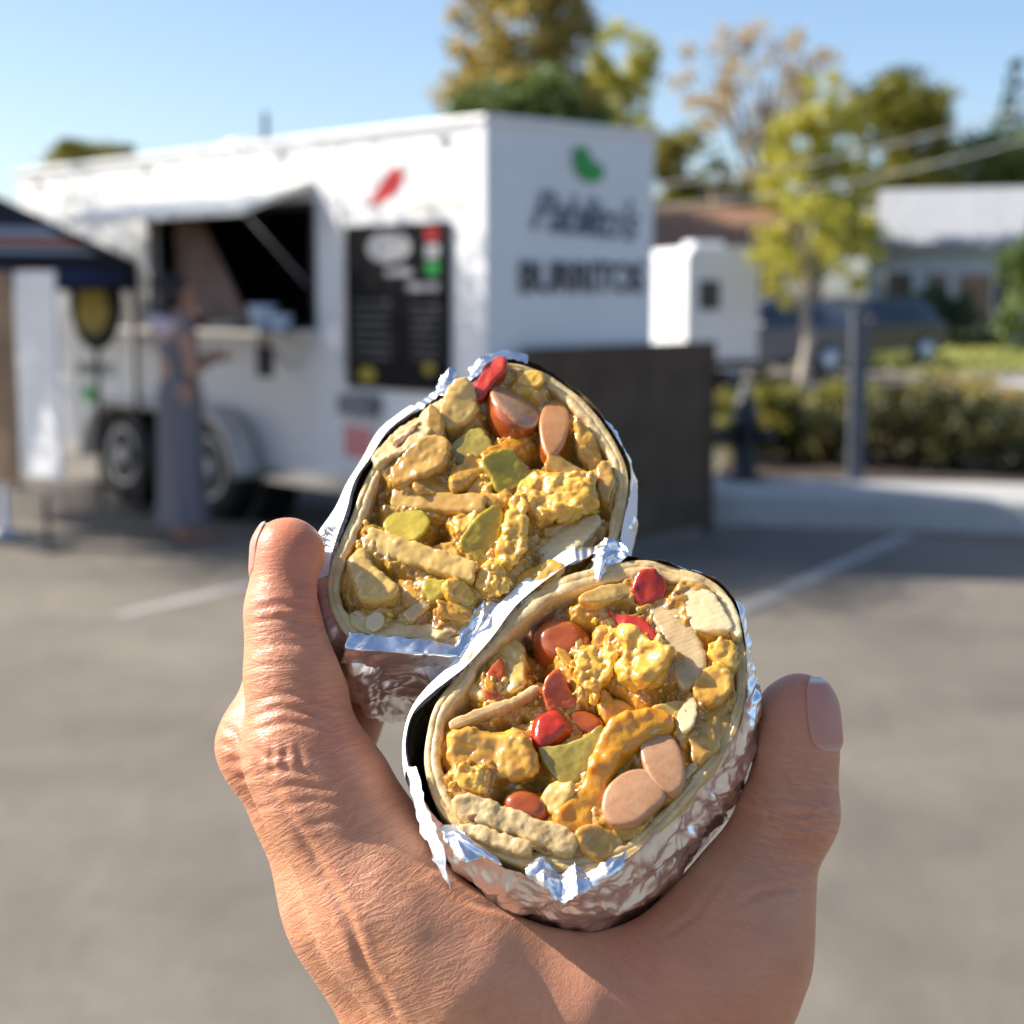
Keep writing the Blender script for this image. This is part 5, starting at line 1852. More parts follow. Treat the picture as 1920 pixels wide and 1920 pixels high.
g('tomato_piece', [(990, 1360), (1005, 1335), (1045, 1322), (1070, 1345), (1075, 1372), (1040, 1400), (1012, 1412), (990, 1395)], F_red, dw=-8, th=40, rnd=16, dome=24, noise=2, edge=0.0, seed=51, res=3.2)
g('bean', ell(1085, 1340, 52, 28, 10), F_beanskin, dw=-30, th=30, rnd=12, dome=20, tilt=(.001, 0), edge=0.0, seed=52)
g('green_chile', [(1008, 1402), (1045, 1398), (1095, 1385), (1130, 1365), (1125, 1410), (1095, 1450), (1065, 1470), (1035, 1450)], F_olive, dw=2, th=20, rnd=5, noise=2, tilt=(.1, .15), edge=1, seed=53, res=3)
g('egg_curd', [(842, 1385), (880, 1370), (925, 1378), (975, 1372), (1000, 1400), (1005, 1440), (960, 1465), (890, 1460), (845, 1435)], F_eggdull, dw=-14, th=46, rnd=20, noise=7, lumps=12, lfreq=46, seed=54)
g('egg_curd', [(845, 1458), (865, 1440), (880, 1430), (890, 1445), (912, 1440), (922, 1458), (912, 1490), (880, 1486), (858, 1475)], F_egg, dw=18, th=20, rnd=8, noise=3, lumps=12, lfreq=14, edge=3, seed=55, res=2.6)
g('bean', ell(984, 1508, 50, 36, 12), F_beanskin, dw=-18, th=40, rnd=14, dome=28, tilt=(.001, 0), edge=0.0, seed=56, res=3.2)
g('cheese_strip', [(1190, 1345), (1255, 1345), (1262, 1375), (1200, 1400), (1160, 1440), (1140, 1490), (1122, 1540), (1110, 1568), (1060, 1555), (1038, 1530), (1065, 1495), (1090, 1470), (1105, 1430), (1140, 1375)], F_cheese, dw=2, th=30, rnd=14, noise=6, nfreq=44, seed=57, res=4)
g('bean', ell(1243, 1428, 40, 68, -20), F_beantan, dw=14, th=34, rnd=8, dome=16, cut=(.05, .10, .99, 18), cutmat=F_beanflesh, tilt=(.001, 0), edge=0.0, seed=58, res=3.2)
g('bean', [(1128, 1505), (1140, 1475), (1175, 1448), (1215, 1445), (1240, 1470), (1250, 1495), (1222, 1525), (1190, 1548), (1150, 1550), (1130, 1530)], F_beantan, dw=18, th=34, rnd=8, dome=14, cut=(.0, .06, .99, 18), cutmat=F_beanflesh, tilt=(.001, 0), edge=0.0, seed=59, res=3.2)
g('potato_chunk', [(1318, 1270), (1345, 1255), (1368, 1275), (1365, 1310), (1335, 1330), (1305, 1318), (1300, 1290)], F_eggdull, dw=0, th=36, rnd=9, noise=6, lumps=8, seed=60)
g('egg_curd', [(1330, 1225), (1352, 1208), (1378, 1215), (1382, 1255), (1360, 1262), (1340, 1250)], F_egg, dw=2, th=24, rnd=9, noise=4, lumps=10, lfreq=18, seed=61)
g('potato_strip', [(1195, 1365), (1220, 1335), (1270, 1312), (1312, 1318), (1300, 1345), (1255, 1370), (1215, 1390)], F_potatopale, dw=-2, th=30, rnd=7, noise=5, seed=62)
g('onion_slice', [(1270, 1345), (1298, 1310), (1308, 1340), (1300, 1370), (1280, 1382)], F_onionpale, dw=22, th=9, rnd=3, noise=1, seed=63, res=2.6)
g('potato_chunk', [(1300, 1340), (1350, 1325), (1372, 1345), (1345, 1400), (1305, 1440), (1290, 1400)], F_potato, dw=-14, th=32, rnd=7, noise=6, lumps=8, seed=64)
g('tortilla_fold', [(846, 1352), (900, 1330), (960, 1308), (1004, 1284), (1008, 1296), (965, 1322), (905, 1345), (852, 1366)], F_tortilla, dw=-4, th=34, rnd=4, noise=1.5, seed=65, res=3)
g('potato_chunk', [(868, 1270), (905, 1215), (945, 1175), (975, 1195), (990, 1240), (980, 1285), (940, 1300), (890, 1305)], F_potatopale, dw=-16, th=36, rnd=11, noise=6, seed=66)
g('red_sauce_smear', [(905, 1295), (915, 1255), (935, 1228), (948, 1245), (945, 1285), (925, 1315)], F_redorange, dw=14, th=12, rnd=6, noise=4, seed=67, res=3)
g('cheese_bit', [(908, 1275), (918, 1262), (930, 1278), (922, 1298), (910, 1295)], F_cheese, dw=24, th=8, rnd=4, noise=2, seed=68, res=2.4)
g('tortilla_fold', [(850, 1508), (880, 1495), (940, 1512), (1000, 1535), (1060, 1552), (1085, 1580), (1060, 1600), (1000, 1580), (940, 1560), (880, 1545), (855, 1530)], F_tortedge, dw=2, th=32, rnd=8, noise=3, nfreq=22, edge=2, seed=69)
g('tortilla_fold', [(862, 1548), (900, 1548), (960, 1570), (995, 1585), (990, 1602), (950, 1596), (900, 1578), (866, 1562)], F_tortilla, dw=14, th=22, rnd=8, noise=3, nfreq=22, seed=70)
g('scorched_flap', [(876, 1535), (900, 1530), (928, 1546), (920, 1556), (890, 1548)], F_scorch, dw=24, th=11, rnd=4, noise=1, seed=71, res=2.6)
g('potato_chunk', [(1085, 1560), (1120, 1545), (1165, 1560), (1168, 1585), (1120, 1602), (1090, 1590)], F_potato, dw=-10, th=30, rnd=8, noise=6, seed=72)
g('egg_curd', [(1125, 1290), (1165, 1305), (1200, 1320), (1190, 1345), (1160, 1372), (1135, 1350)], F_eggdull, dw=-26, th=34, rnd=14, noise=5, lumps=14, seed=73)
g('potato_chunk', [(1040, 1460), (1075, 1480), (1060, 1510), (1030, 1525), (1015, 1495)], F_potatopale, dw=-12, th=32, rnd=8, noise=5, seed=74)
g('egg_curd', [(1140, 1160), (1165, 1165), (1180, 1190), (1150, 1205), (1125, 1225), (1110, 1195), (1118, 1168)], F_eggdull, dw=-26, th=30, rnd=12, noise=5, lumps=10, seed=75)
g('tortilla_fold', [(1345, 1105), (1375, 1135), (1392, 1195), (1378, 1205), (1352, 1160), (1328, 1122)], F_onionpale, dw=-2, th=20, rnd=6, noise=2, seed=76)
g('onion_slice', bar(1282, 1455, 1318, 1415, 14), F_onion, dw=2, th=14, rnd=5, seed=77, res=2.8)

filling_mass(fL, AL - nL * (thL * .8 * S)[:, None], burL, 15, -66, ((1146, 1325, 34, 70), (985, 1175, 34, 60), (1010, 1240, 30, 40), (1345, 1212, 22, 40), (940, 1500, 24, 40), (1250, 1300, 26, 40), (1090, 1175, 22, 40), (1000, 1450, 26, 40), (860, 1300, 30, 26), (1255, 1520, 22, 30)))

# ------------------------------------------------------------------ loose foil and paper edges
# heights are relative to the cut face
def fpatch(f, name, grid, *a, **k):
    return patch(name, [[(x, y, f.w(x, y) + z) for x, y, z in row] for row in grid], *a, **k)


fpatch(fU, 'foil_fold', [[(655, 1186, 16), (700, 1192, 6), (760, 1199, 10), (820, 1204, 6), (872, 1218, 10)], [(648, 1216, 8), (700, 1220, 16), (760, 1224, 12), (815, 1226, 16), (862, 1230, 10)], [(640, 1240, -48), (700, 1252, -40), (755, 1252, -50), (812, 1248, -42), (850, 1246, -40)]], M_foil, burU, 51, 64, 9, 46)
fpatch(fU, 'foil_fold', [[(866, 1166, 2), (888, 1150, 16), (908, 1124, 8), (935, 1134, 2)], [(858, 1192, 18), (882, 1180, 2), (905, 1165, 20), (925, 1160, 2)], [(845, 1232, 4), (868, 1222, 10), (896, 1204, 2), (914, 1190, 2)]], M_foil, burU, 52, 48, 12, 30)
fpatch(fU, 'foil_fold', [[(826, 702, -8), (842, 690, 4), (856, 694, -6)], [(818, 722, 6), (838, 716, 16), (858, 714, 4)], [(818, 744, 2), (836, 742, 10), (852, 736, -2)]], M_foil, burU, 53, 34, 9, 18)
fpatch(fU, 'foil_fold', [[(878, 690, 0), (905, 666, 6), (940, 656, 2), (990, 664, 0)], [(884, 702, 8), (910, 680, 14), (942, 671, 10), (988, 677, 4)]], M_foil, burU, 54, 40, 7, 24)
# crumpled bunch at the bottom of the lower half
fpatch(fL, 'foil_fold', [[(992, 1616, 4), (1020, 1608, 16), (1050, 1634, 2), (1078, 1612, 14), (1100, 1640, 4), (1135, 1620, 14), (1172, 1600, 4)], [(985, 1636, 16), (1022, 1640, 26), (1052, 1652, 6), (1080, 1640, 28), (1108, 1652, 8), (1140, 1636, 20), (1172, 1618, 8)],
                         [(996, 1652, 6), (1026, 1664, 18), (1054, 1692, 8), (1084, 1676, 24), (1108, 1664, 4), (1138, 1652, 10), (1168, 1632, 4)]], M_foil, burL, 55, 90, 14, 36)
# crumple where the two halves meet
fpatch(fL, 'foil_fold', [[(1116, 1022, 4), (1140, 1010, 18), (1160, 1014, 4), (1182, 1030, 10)], [(1112, 1050, 6), (1132, 1048, 26), (1152, 1042, 10), (1172, 1048, 14)], [(1106, 1082, -4), (1124, 1090, 12), (1134, 1074, 4), (1144, 1064, 2)]], M_foil, burL, 56, 50, 11, 22)
# torn paper strip hanging at the lower left
fpatch(fL, 'torn_paper_strip', [[(764, 1436, 2), (782, 1440, 8)], [(774, 1510, 6), (797, 1508, 12)], [(792, 1562, 4), (820, 1556, 12)], [(812, 1608, -10), (832, 1598, 0)], [(834, 1646, -30), (839, 1642, -24)], [(843, 1666, -40), (845, 1662, -40)]], M_paper, burL, 58, 44, 6, 34)
fpatch(fL, 'foil_fold', [[(822, 1548, 4), (850, 1540, 2), (868, 1562, 8), (905, 1588, 6)], [(836, 1578, 14), (860, 1580, 20), (892, 1586, 18), (930, 1606, 8)], [(850, 1604, 4), (878, 1618, 14), (902, 1606, 8), (945, 1624, 2)]], M_foil, burL, 59, 54, 10, 30)


def wrapper_paper(f, sl, u0, u1, s1, parent, seed, n=110, m=26):
    """smooth paper layer lying on the outside of the foil between arcs u0..u1"""
    _, A, R0, arc, rows, srow, nn, td, c = sl
    us = np.linspace(u0, u1, n)
    pick = lambda M_: np.stack([np.interp(us, arc, M_[:, k]) for k in range(2)], 1)
    a, r0, nv, t_ = pick(A), pick(R0), pick(nn), np.interp(us, arc, td)
    T = np.zeros((n, m, 3))
    e = facet(us / 11, us * 0 + .2, seed) * 5 + facet(us / 41, us * 0 + .2, seed + 1) * 9
    for j, sN in enumerate(np.linspace(0, 1, m) ** 1.4):
        s = sN * s1 + (e * .35) * (1 - sN) + e * sN - 1
        h = np.clip(s / t_, 0, 1)
        h = (h * h * (3 - 2 * h))[:, None]
        ab = r0 * (1 - h) + a * h
        ab = c + (ab - c) * prof(np.clip(s, 0, None) / f.L)[:, None]
        und = facet(us / 60 + sN * .4, us * 0 + sN * 2.2, seed + 3) * 5
        ab = ab + nv * ((4.5 + und) * S)[:, None]
        T[:, j] = f.xyz(ab, (-s + 3.5) * S)
    nr = np.cross(np.gradient(T, axis=0), np.gradient(T, axis=1))
    nr /= np.linalg.norm(nr, axis=-1, keepdims=True) + 1e-12
    if ((T - rows[10].mean(0)) * nr).sum() < 0:
        nr = -nr
    i, j = np.meshgrid(np.arange(n - 1), np.arange(m - 1), indexing='ij')
    Q = np.stack([i * m + j, (i + 1) * m + j, (i + 1) * m + j + 1, i * m + j + 1], -1).reshape(-1, 4)
    o = mesh_obj('paper_layer', T.reshape(-1, 3), Q, M_paper, parent, True)
    sd = o.modifiers.new('thickness', 'SOLIDIFY')
    sd.thickness = .00008
    return o, T, nr


def arc_at(sl, f, px, py):
    A, arc = sl[1], sl[3]
    q = f.ab([(px, py)])[0]
    return arc[np.argmin(np.linalg.norm(A - q, axis=1))]


ua, ub = sorted((arc_at(slU, fU, 592, 1085), arc_at(slU, fU, 772, 752)))
papU, TU, NRU = wrapper_paper(fU, slU, ua, ub, 170, burU, 61)
ua, ub = sorted((arc_at(slU, fU, 1188, 905), arc_at(slU, fU, 1172, 1030)))
wrapper_paper(fU, slU, ua, ub, 130, burU, 62)
ua, ub = sorted((arc_at(slL, fL, 764, 1440), arc_at(slL, fL, 1080, 1030)))
wrapper_paper(fL, slL, ua, ub, 110, burL, 63)
# printed digits on the upper paper, two lines running along the rim
n_, m_ = TU.shape[:2]
dz = FOCUS - TU[:, 3, 2]
ppx = np.stack([960 + TU[:, 3, 0] / dz * F_PX, 960 - TU[:, 3, 1] / dz * F_PX], 1)
lenu = np.linalg.norm(np.diff(TU[:, 3], axis=0), axis=1).sum() / S
flip = -1 if TU[0, 0, 1] < TU[-1, 0, 1] else 1
for body, spot, s_, sz in (('666', (628, 1020), .085, 26), ('8666', (622, 1010), .17, 26)):
    u_ = np.argmin(np.linalg.norm(ppx - np.array(spot), axis=1)) / (n_ - 1)
    me = text_mesh(body, 1.0)
    co = np.array([v.co[:] for v in me.vertices])
    fc = [tuple(p.vertices) for p in me.polygons]
    out = []
    for x, y, _ in co:
        a_ = np.clip(u_ - flip * x * sz / lenu * -1.0, 0, .999) * (n_ - 1)
        b_ = np.clip(s_ - y * .10, 0, .999) * (m_ - 1)
        i0, j0 = int(a_), int(b_)
        fa, fb = a_ - i0, b_ - j0
        w4 = [(1 - fa) * (1 - fb), fa * (1 - fb), (1 - fa) * fb, fa * fb]
        idx = [(i0, j0), (i0 + 1, j0), (i0, j0 + 1), (i0 + 1, j0 + 1)]
        out.append(sum(w * (TU[k] + NRU[k] * 2.2 * S) for w, k in zip(w4, idx)))
    mesh_obj('printed_digits', out, fc, M_ink, papU)

# ================================================================== THE HAND
# bones: (px, py, w, r) joints of each chain; the palm faces away, the thumb side faces the lens
CH = {
    'index': [(1040, 2350, 30, 150), (744, 1690, 14, 112), (562, 1392, -14, 91), (539, 1150, -44, 71), (532, 1030, -58, 56)],
    'middle': [(1000, 2350, -80, 150), (664, 1700, -112, 112), (508, 1398, -130, 86), (556, 1190, -180, 70), (600, 1075, -205, 58)],
    'ring': [(1050, 2350, -160, 150), (740, 1720, -215, 105), (545, 1450, -245, 84), (600, 1250, -285, 66), (655, 1150, -300, 56)],
    'little': [(1070, 2350, -260, 140), (800, 1770, -310, 92), (600, 1520, -360, 72), (650, 1350, -395, 58), (705, 1260, -405, 50)],
    'thumb': [(1170, 2330, 10, 150), (1358, 1805, 16, 114), (1474, 1522, 2, 82), (1502, 1328, -4, 63)],
    'web': [(742, 1700, 24, 108), (905, 1800, 56, 118), (1090, 1878, 58, 128), (1250, 1862, 34, 122), (1358, 1805, 14, 112)],
    'arm': [(1080, 2150, -40, 205), (1110, 2500, -20, 210), (1150, 2900, 90, 205), (1220, 3500, 300, 235)],
}
BONES = []
for cname, js in CH.items():
    arc0 = 0.0
    for k in range(len(js) - 1):
        a, b = js[k], js[k + 1]
        A_, B__ = P(*a[:3]), P(*b[:3])
        ln = np.linalg.norm(B__ - A_)
        BONES.append((cname, k, A_, B__, rad(a[3], a[2]), rad(b[3], b[2]), arc0, ln))
        arc0 += ln
AX2 = {}


def bur_sdf(p, f, poly, off=0.0):
    q = f.local(p)
    s = -q[:, 2]
    sc = prof(np.clip(s / (f.L * S), 0, 1))
    c = poly.c
    d2 = poly(c + (q[:, :2] - c) / sc[:, None])
    return np.maximum(d2, np.maximum(-s - .004, s - f.L * S)) - off


POLU, POLL = PolyGrid(slU[1][::5], .03, 220), PolyGrid(slL[1][::5], .03, 220)
POLU.c, POLL.c = slU[1].mean(0), slL[1].mean(0)


def hand_raw(p):
    d = None
    byc = {}
    for (cn, k, a, b, ra, rb, _, _) in BONES:
        v = capsule(p, a, b, ra, rb)
        kk = .006 if cn in ('index', 'middle', 'ring', 'little', 'thumb') and k >= 2 else .012
        byc[cn] = v if cn not in byc else smin(byc[cn], v, kk)
    # knuckle swellings, finger pad, pads of the thumb
    def ball(px, py, w, r):
        return np.linalg.norm(p - P(px, py, w), axis=1) - rad(r, w)
    byc['index'] = smin(byc['index'], ball(552, 1396, 8, 82), .006)
    byc['index'] = smin(byc['index'], ball(556, 1040, -56, 53), .006)
    byc['index'] = smin(byc['index'], ball(612, 1500, 4, 98), .016)
    byc['index'] = smin(byc['index'], ball(560, 1270, -28, 76), .01)
    byc['middle'] = smin(byc['middle'], ball(498, 1396, -124, 81), .006)
    byc['thumb'] = smin(byc['thumb'], ball(1484, 1525, 8, 75), .006)
    byc['thumb'] = smin(byc['thumb'], ball(1490, 1400, -6, 68), .008)
    byc['thumb'] = smin(byc['thumb'], ball(1482, 1340, -12, 57), .006)
    byc['thumb'] = smin(byc['thumb'], ball(1396, 1690, 8, 98), .012)
    d = smin(byc['index'], byc['web'], .020)
    d = smin(d, byc['thumb'], .018)
    d = smin(d, byc['arm'], .022)
    d = smin(d, byc['middle'], .0035)
    d = smin(d, byc['ring'], .0035)
    d = smin(d, byc['little'], .0035)
    return d


def hand_fn(p):
    d = hand_raw(p)
    near = d < .012
    if near.any():
        q = p[near]
        dd = d[near]
        bU = bur_sdf(q, fU, POLU, .0004)
        bL = bur_sdf(q, fL, POLL, .0004)
        dd = smax(dd, -bU, .003)
        dd = smax(dd, -bL, .003)
        # low soft relief
        dd = dd - vnoise(q / .013, 3) * .00035 - vnoise(q / .006, 4) * .00016
        d = d.copy()
        d[near] = dd
    return d


_lo = np.array([P(360, 900, 0)[0] - .006, -.34, -.075])
_hi = np.array([.118, P(900, 925, 0)[1] + .006, .075])
V, Q = surface_nets(hand_fn, (_lo[0], -.36, -.085), (_hi[0] + .01, _hi[1], .085), .0010, coarse=4, polish=2)


# creases of the joints and the fold between index and middle finger, pressed into the skin
CREASES = [
    (.0005, 5.5, [(470, 1145), (520, 1133), (590, 1140)]), (.0004, 5.5, [(468, 1167), (530, 1159), (600, 1166)]), (.0003, 5.5, [(470, 1215), (530, 1205), (605, 1215)]), (.0003, 5.5, [(472, 1252), (540, 1244), (600, 1256)]),
    (.0004, 5.5, [(468, 1320), (520, 1300), (580, 1305), (630, 1322)]), (.0005, 5.5, [(470, 1347), (520, 1328), (585, 1336), (635, 1352)]), (.0004, 5.5, [(472, 1370), (530, 1354), (605, 1364)]),
    (.0005, 5.5, [(480, 1400), (500, 1420), (545, 1413)]), (.0004, 5.5, [(508, 1402), (512, 1445)]), (.0005, 5.5, [(532, 1394), (537, 1442)]), (.0004, 5.5, [(558, 1398), (568, 1446)]),
    (.0006, 5.5, [(488, 1452), (530, 1440), (590, 1452)]), (.0004, 5.5, [(512, 1484), (560, 1470), (625, 1482)]), (.0003, 5.5, [(530, 1512), (590, 1500), (650, 1512)]), (.0003, 5.5, [(560, 1550), (620, 1540), (680, 1552)]),
    (.0008, 9, [(464, 1381), (493, 1455), (535, 1523), (587, 1603), (625, 1671), (661, 1745), (680, 1804), (719, 1865), (745, 1917), (790, 2000)]),
    (.0005, 5.5, [(413, 1358), (438, 1372), (455, 1402)]), (.0004, 5.5, [(410, 1394), (442, 1400)]), (.0004, 5.5, [(422, 1430), (462, 1424)]), (.0004, 5.5, [(440, 1462), (480, 1452)]), (.0003, 5.5, [(470, 1520), (512, 1508)]),
    (.0008, 5, [(1428, 1492), (1480, 1530), (1552, 1524)]), (.0007, 5, [(1442, 1522), (1490, 1552), (1558, 1546)]), (.0006, 5, [(1468, 1488), (1520, 1508), (1562, 1500)]), (.0005, 5, [(1450, 1562), (1500, 1576), (1545, 1570)]), (.0004, 5, [(1410, 1470), (1440, 1520), (1450, 1580)]),
    (.0006, 6, [(820, 1650), (880, 1690), (960, 1712)]), (.0005, 6, [(1240, 1760), (1300, 1720), (1350, 1650)]), (.0005, 6, [(1380, 1700), (1430, 1670), (1500, 1665)]),
]


def press_creases(V, Q):
    depth = FOCUS - V[:, 2]
    px = np.stack([960 + V[:, 0] / depth * F_PX, 960 - V[:, 1] / depth * F_PX], 1)
    e1 = V[Q[:, 2]] - V[Q[:, 0]]
    e2 = V[Q[:, 3]] - V[Q[:, 1]]
    fn_ = np.cross(e1, e2)
    nv = np.zeros_like(V)
    for k in range(4):
        np.add.at(nv, Q[:, k], fn_)
    nv /= np.linalg.norm(nv, axis=1, keepdims=True) + 1e-15
    face = np.clip(nv[:, 2] * 3, 0, 1) * (V[:, 2] > -.03)
    off = np.zeros(len(V))
    for dep, sg, pl in CREASES:
        pl = np.array(pl, float)
        npt = 60 if len(pl) < 6 else 260
        t_ = np.linspace(0, len(pl) - 1, npt)
        pp = np.stack([np.interp(t_, np.arange(len(pl)), pl[:, k]) for k in (0, 1)], 1)
        near = (px[:, 0] > pp[:, 0].min() - 40) & (px[:, 0] < pp[:, 0].max() + 40) & (px[:, 1] > pp[:, 1].min() - 40) & (px[:, 1] < pp[:, 1].max() + 40)
        ii = np.where(near)[0]
        if not len(ii):
            continue
        dd = ((px[ii][:, None] - pp[None]) ** 2).sum(2)
        j = dd.argmin(1)
        dmin = np.sqrt(dd[np.arange(len(ii)), j])
        taper = np.sin(np.pi * np.clip((j + 2) / (npt + 3), 0, 1)) ** .5
        off[ii] -= taper * dep * (np.exp(-(dmin / sg) ** 2) - .45 * np.exp(-((dmin - sg * 2.2) / (sg * 1.2)) ** 2))
    return V + nv * (off * face)[:, None]


V0 = V
V = press_creases(V, Q)


def skin_attr(V):
    W, U, X, Dm = [], [], [], []
    for (cn, k, a, b, ra, rb, arc0, ln) in BONES:
        if cn in ('web', 'arm'):
            continue
        ax = (b - a) / ln
        t = (V - a) @ ax
        d = capsule(V, a, b, ra, rb)
        side = np.cross(ax, np.array([0, 0, 1.0]))
        side /= np.linalg.norm(side)
        up = np.cross(side, ax)
        q = V - a - t[:, None] * ax
        th = np.arctan2(q @ side, q @ up)
        U.append(arc0 + t)
        X.append(V @ side + .15 * th * (ra + rb) * .5)
        Dm.append(d)
    D = np.stack(Dm, 1)
    w = np.exp(-(D - D.min(1, keepdims=True)) / .007)
    w /= w.sum(1, keepdims=True)
    return (w * np.stack(U, 1)).sum(1), (w * np.stack(X, 1)).sum(1)


def hand_colour(V):
    """own colour of the skin: redder at finger ends and knuckles; returns redness, crease strength"""
    red = np.zeros(len(V))
    cre = np.full(len(V), .36)

    def g(px, py, w, s):
        return np.exp(-((V - P(px, py, w)) ** 2).sum(1) / (s * S) ** 2)
    for px, py, w, s, k in ((540, 1010, 0, 110, .9), (600, 1130, 0, 90, .7), (600, 1420, 60, 120, .45), (1520, 1300, 20, 100, .8), (650, 1330, 20, 110, .5), (1450, 1480, 60, 130, .35), (1180, 1750, 100, 160, .4), (450, 1390, -60, 90, .6), (1300, 1880, 150, 200, .35)):
        red += k * g(px, py, w, s)
    for px, py, w, s, k in ((525, 1420, 60, 130, 1.0), (440, 1400, -60, 120, 1.0), (530, 1160, 40, 80, .65), (530, 1290, 50, 90, .5), (620, 1640, 80, 180, .85), (700, 1850, 90, 190, .9), (1520, 1540, 60, 110, .6), (560, 1700, -30, 170, .8), (520, 1540, 20, 120, .8), (1505, 1540, 80, 90, .6)):
        cre += k * g(px, py, w, s)
    return np.clip(red, 0, 1), np.clip(cre, 0, 1.1)


def skin_mat():
    m = bpy.data.materials.new('skin')
    m.use_nodes = True
    N, L = m.node_tree.nodes, m.node_tree.links
    b = N['Principled BSDF']
    b.inputs['Roughness'].default_value = .42
    b.inputs['Specular IOR Level'].default_value = .5
    b.inputs['Subsurface Weight'].default_value = .45
    b.inputs['Subsurface Radius'].default_value = (1, .32, .16)
    b.inputs['Subsurface Scale'].default_value = .0032
    tc = N.new('ShaderNodeTexCoord')

    def noise(scale, detail=4, vec=None, rough=.55):
        n = N.new('ShaderNodeTexNoise')
        n.inputs['Scale'].default_value = scale
        n.inputs['Detail'].default_value = detail
        n.inputs['Roughness'].default_value = rough
        L.new(vec or tc.outputs['Object'], n.inputs['Vector'])
        return n

    def attr(nm):
        a = N.new('ShaderNodeAttribute')
        a.attribute_name = nm
        return a

    def mixc(fac, c1, c2, facv=None):
        x = N.new('ShaderNodeMix')
        x.data_type = 'RGBA'
        if facv is not None:
            L.new(facv, x.inputs[0])
        else:
            x.inputs[0].default_value = fac
        for i, c in ((6, c1), (7, c2)):
            if isinstance(c, tuple):
                x.inputs[i].default_value = (*c, 1)
            else:
                L.new(c, x.inputs[i])
        return x.outputs[2]

    def math2(op, a, c=None, d=None):
        x = N.new('ShaderNodeMath')
        x.operation = op
        for i, v in enumerate((a, c, d)):
            if v is None:
                continue
            if isinstance(v, (int, float)):
                x.inputs[i].default_value = v
            else:
                L.new(v, x.inputs[i])
        return x.outputs[0]
    base = mixc(0, (.61, .268, .142), (.72, .365, .215), noise(70, 5).outputs['Fac'])
    red = attr('redness')
    base = mixc(0, base, (.60, .165, .085), math2('MULTIPLY', red.outputs['Fac'], .62))
    # fine mottling
    base = mixc(0, base, (.34, .12, .07), math2('MULTIPLY', math2('GREATER_THAN', noise(420, 2).outputs['Fac'], .62), .10))
    # creases running across the finger: noise stretched along the across-coordinate
    su = attr('skin_uv')
    mp = N.new('ShaderNodeMapping')
    mp.inputs['Scale'].default_value = (520, 90, 1)
    L.new(su.outputs['Vector'], mp.inputs['Vector'])
    n1 = noise(1.0, 3, mp.outputs[0], .5)
    n1.inputs['Distortion'].default_value = .8
    ridge = math2('ABSOLUTE', math2('SUBTRACT', n1.outputs['Fac'], .5))
    ridge = math2('MINIMUM', math2('MULTIPLY', ridge, 9.0), 1.0)
    mp2 = N.new('ShaderNodeMapping')
    mp2.inputs['Scale'].default_value = (300, 330, 1)
    mp2.inputs['Rotation'].default_value = (0, 0, R(38))
    L.new(su.outputs['Vector'], mp2.inputs['Vector'])
    n2 = noise(1.0, 3, mp2.outputs[0], .5)
    n2.inputs['Distortion'].default_value = 1.2
    ridge2 = math2('ABSOLUTE', math2('SUBTRACT', n2.outputs['Fac'], .5))
    ridge2 = math2('MINIMUM', math2('MULTIPLY', ridge2, 14.0), 1.0)
    vo = N.new('ShaderNodeTexVoronoi')
    vo.feature = 'DISTANCE_TO_EDGE'
    vo.inputs['Scale'].default_value = 1
    mp3 = N.new('ShaderNodeMapping')
    mp3.inputs['Scale'].default_value = (1500, 700, 1)
    L.new(su.outputs['Vector'], mp3.inputs['Vector'])
    L.new(mp3.outputs[0], vo.inputs['Vector'])
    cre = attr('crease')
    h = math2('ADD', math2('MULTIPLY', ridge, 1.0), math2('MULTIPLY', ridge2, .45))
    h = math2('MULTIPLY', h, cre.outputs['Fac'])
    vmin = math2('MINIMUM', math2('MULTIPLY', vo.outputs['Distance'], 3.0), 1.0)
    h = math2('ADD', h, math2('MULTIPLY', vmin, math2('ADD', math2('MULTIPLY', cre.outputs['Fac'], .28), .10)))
    bp = N.new('ShaderNodeBump')
    bp.inputs['Strength'].default_value = .42
    bp.inputs['Distance'].default_value = .00024
    L.new(h, bp.inputs['Height'])
    bp2 = N.new('ShaderNodeBump')
    bp2.inputs['Strength'].default_value = .15
    bp2.inputs['Distance'].default_value = .0006
    L.new(noise(330, 3).outputs['Fac'], bp2.inputs['Height'])
    L.new(bp.outputs[0], bp2.inputs['Normal'])
    L.new(bp2.outputs[0], b.inputs['Normal'])
    # crease shade painted into the skin colour: base darkens in the folds
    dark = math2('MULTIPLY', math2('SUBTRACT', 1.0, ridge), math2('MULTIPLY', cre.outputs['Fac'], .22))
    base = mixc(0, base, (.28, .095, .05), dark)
    L.new(base, b.inputs['Base Color'])
    rr = math2('ADD', math2('MULTIPLY', noise(600, 2).outputs['Fac'], .16), .34)
    L.new(rr, b.inputs['Roughness'])
    return m


M_skin = skin_mat()
hand = thing('person', 'hand and wrist holding the two foil wrapped burrito halves', 'person', matrix=NEAR_M)
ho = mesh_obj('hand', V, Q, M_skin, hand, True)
uu, xx = skin_attr(V)
at_ = ho.data.attributes.new('skin_uv', 'FLOAT_VECTOR', 'POINT')
at_.data.foreach_set('vector', np.stack([uu, xx, np.zeros(len(V))], 1).astype(np.float32).ravel())
rd, cr = hand_colour(V)
for nm, arr in (('redness', rd), ('crease', cr)):
    a_ = ho.data.attributes.new(nm, 'FLOAT', 'POINT')
    a_.data.foreach_set('value', arr.astype(np.float32))
sm = ho.modifiers.new('soften', 'SMOOTH')
sm.factor = .5
sm.iterations = 1
sb = ho.modifiers.new('subdivision', 'SUBSURF')
sb.levels = sb.render_levels = 1

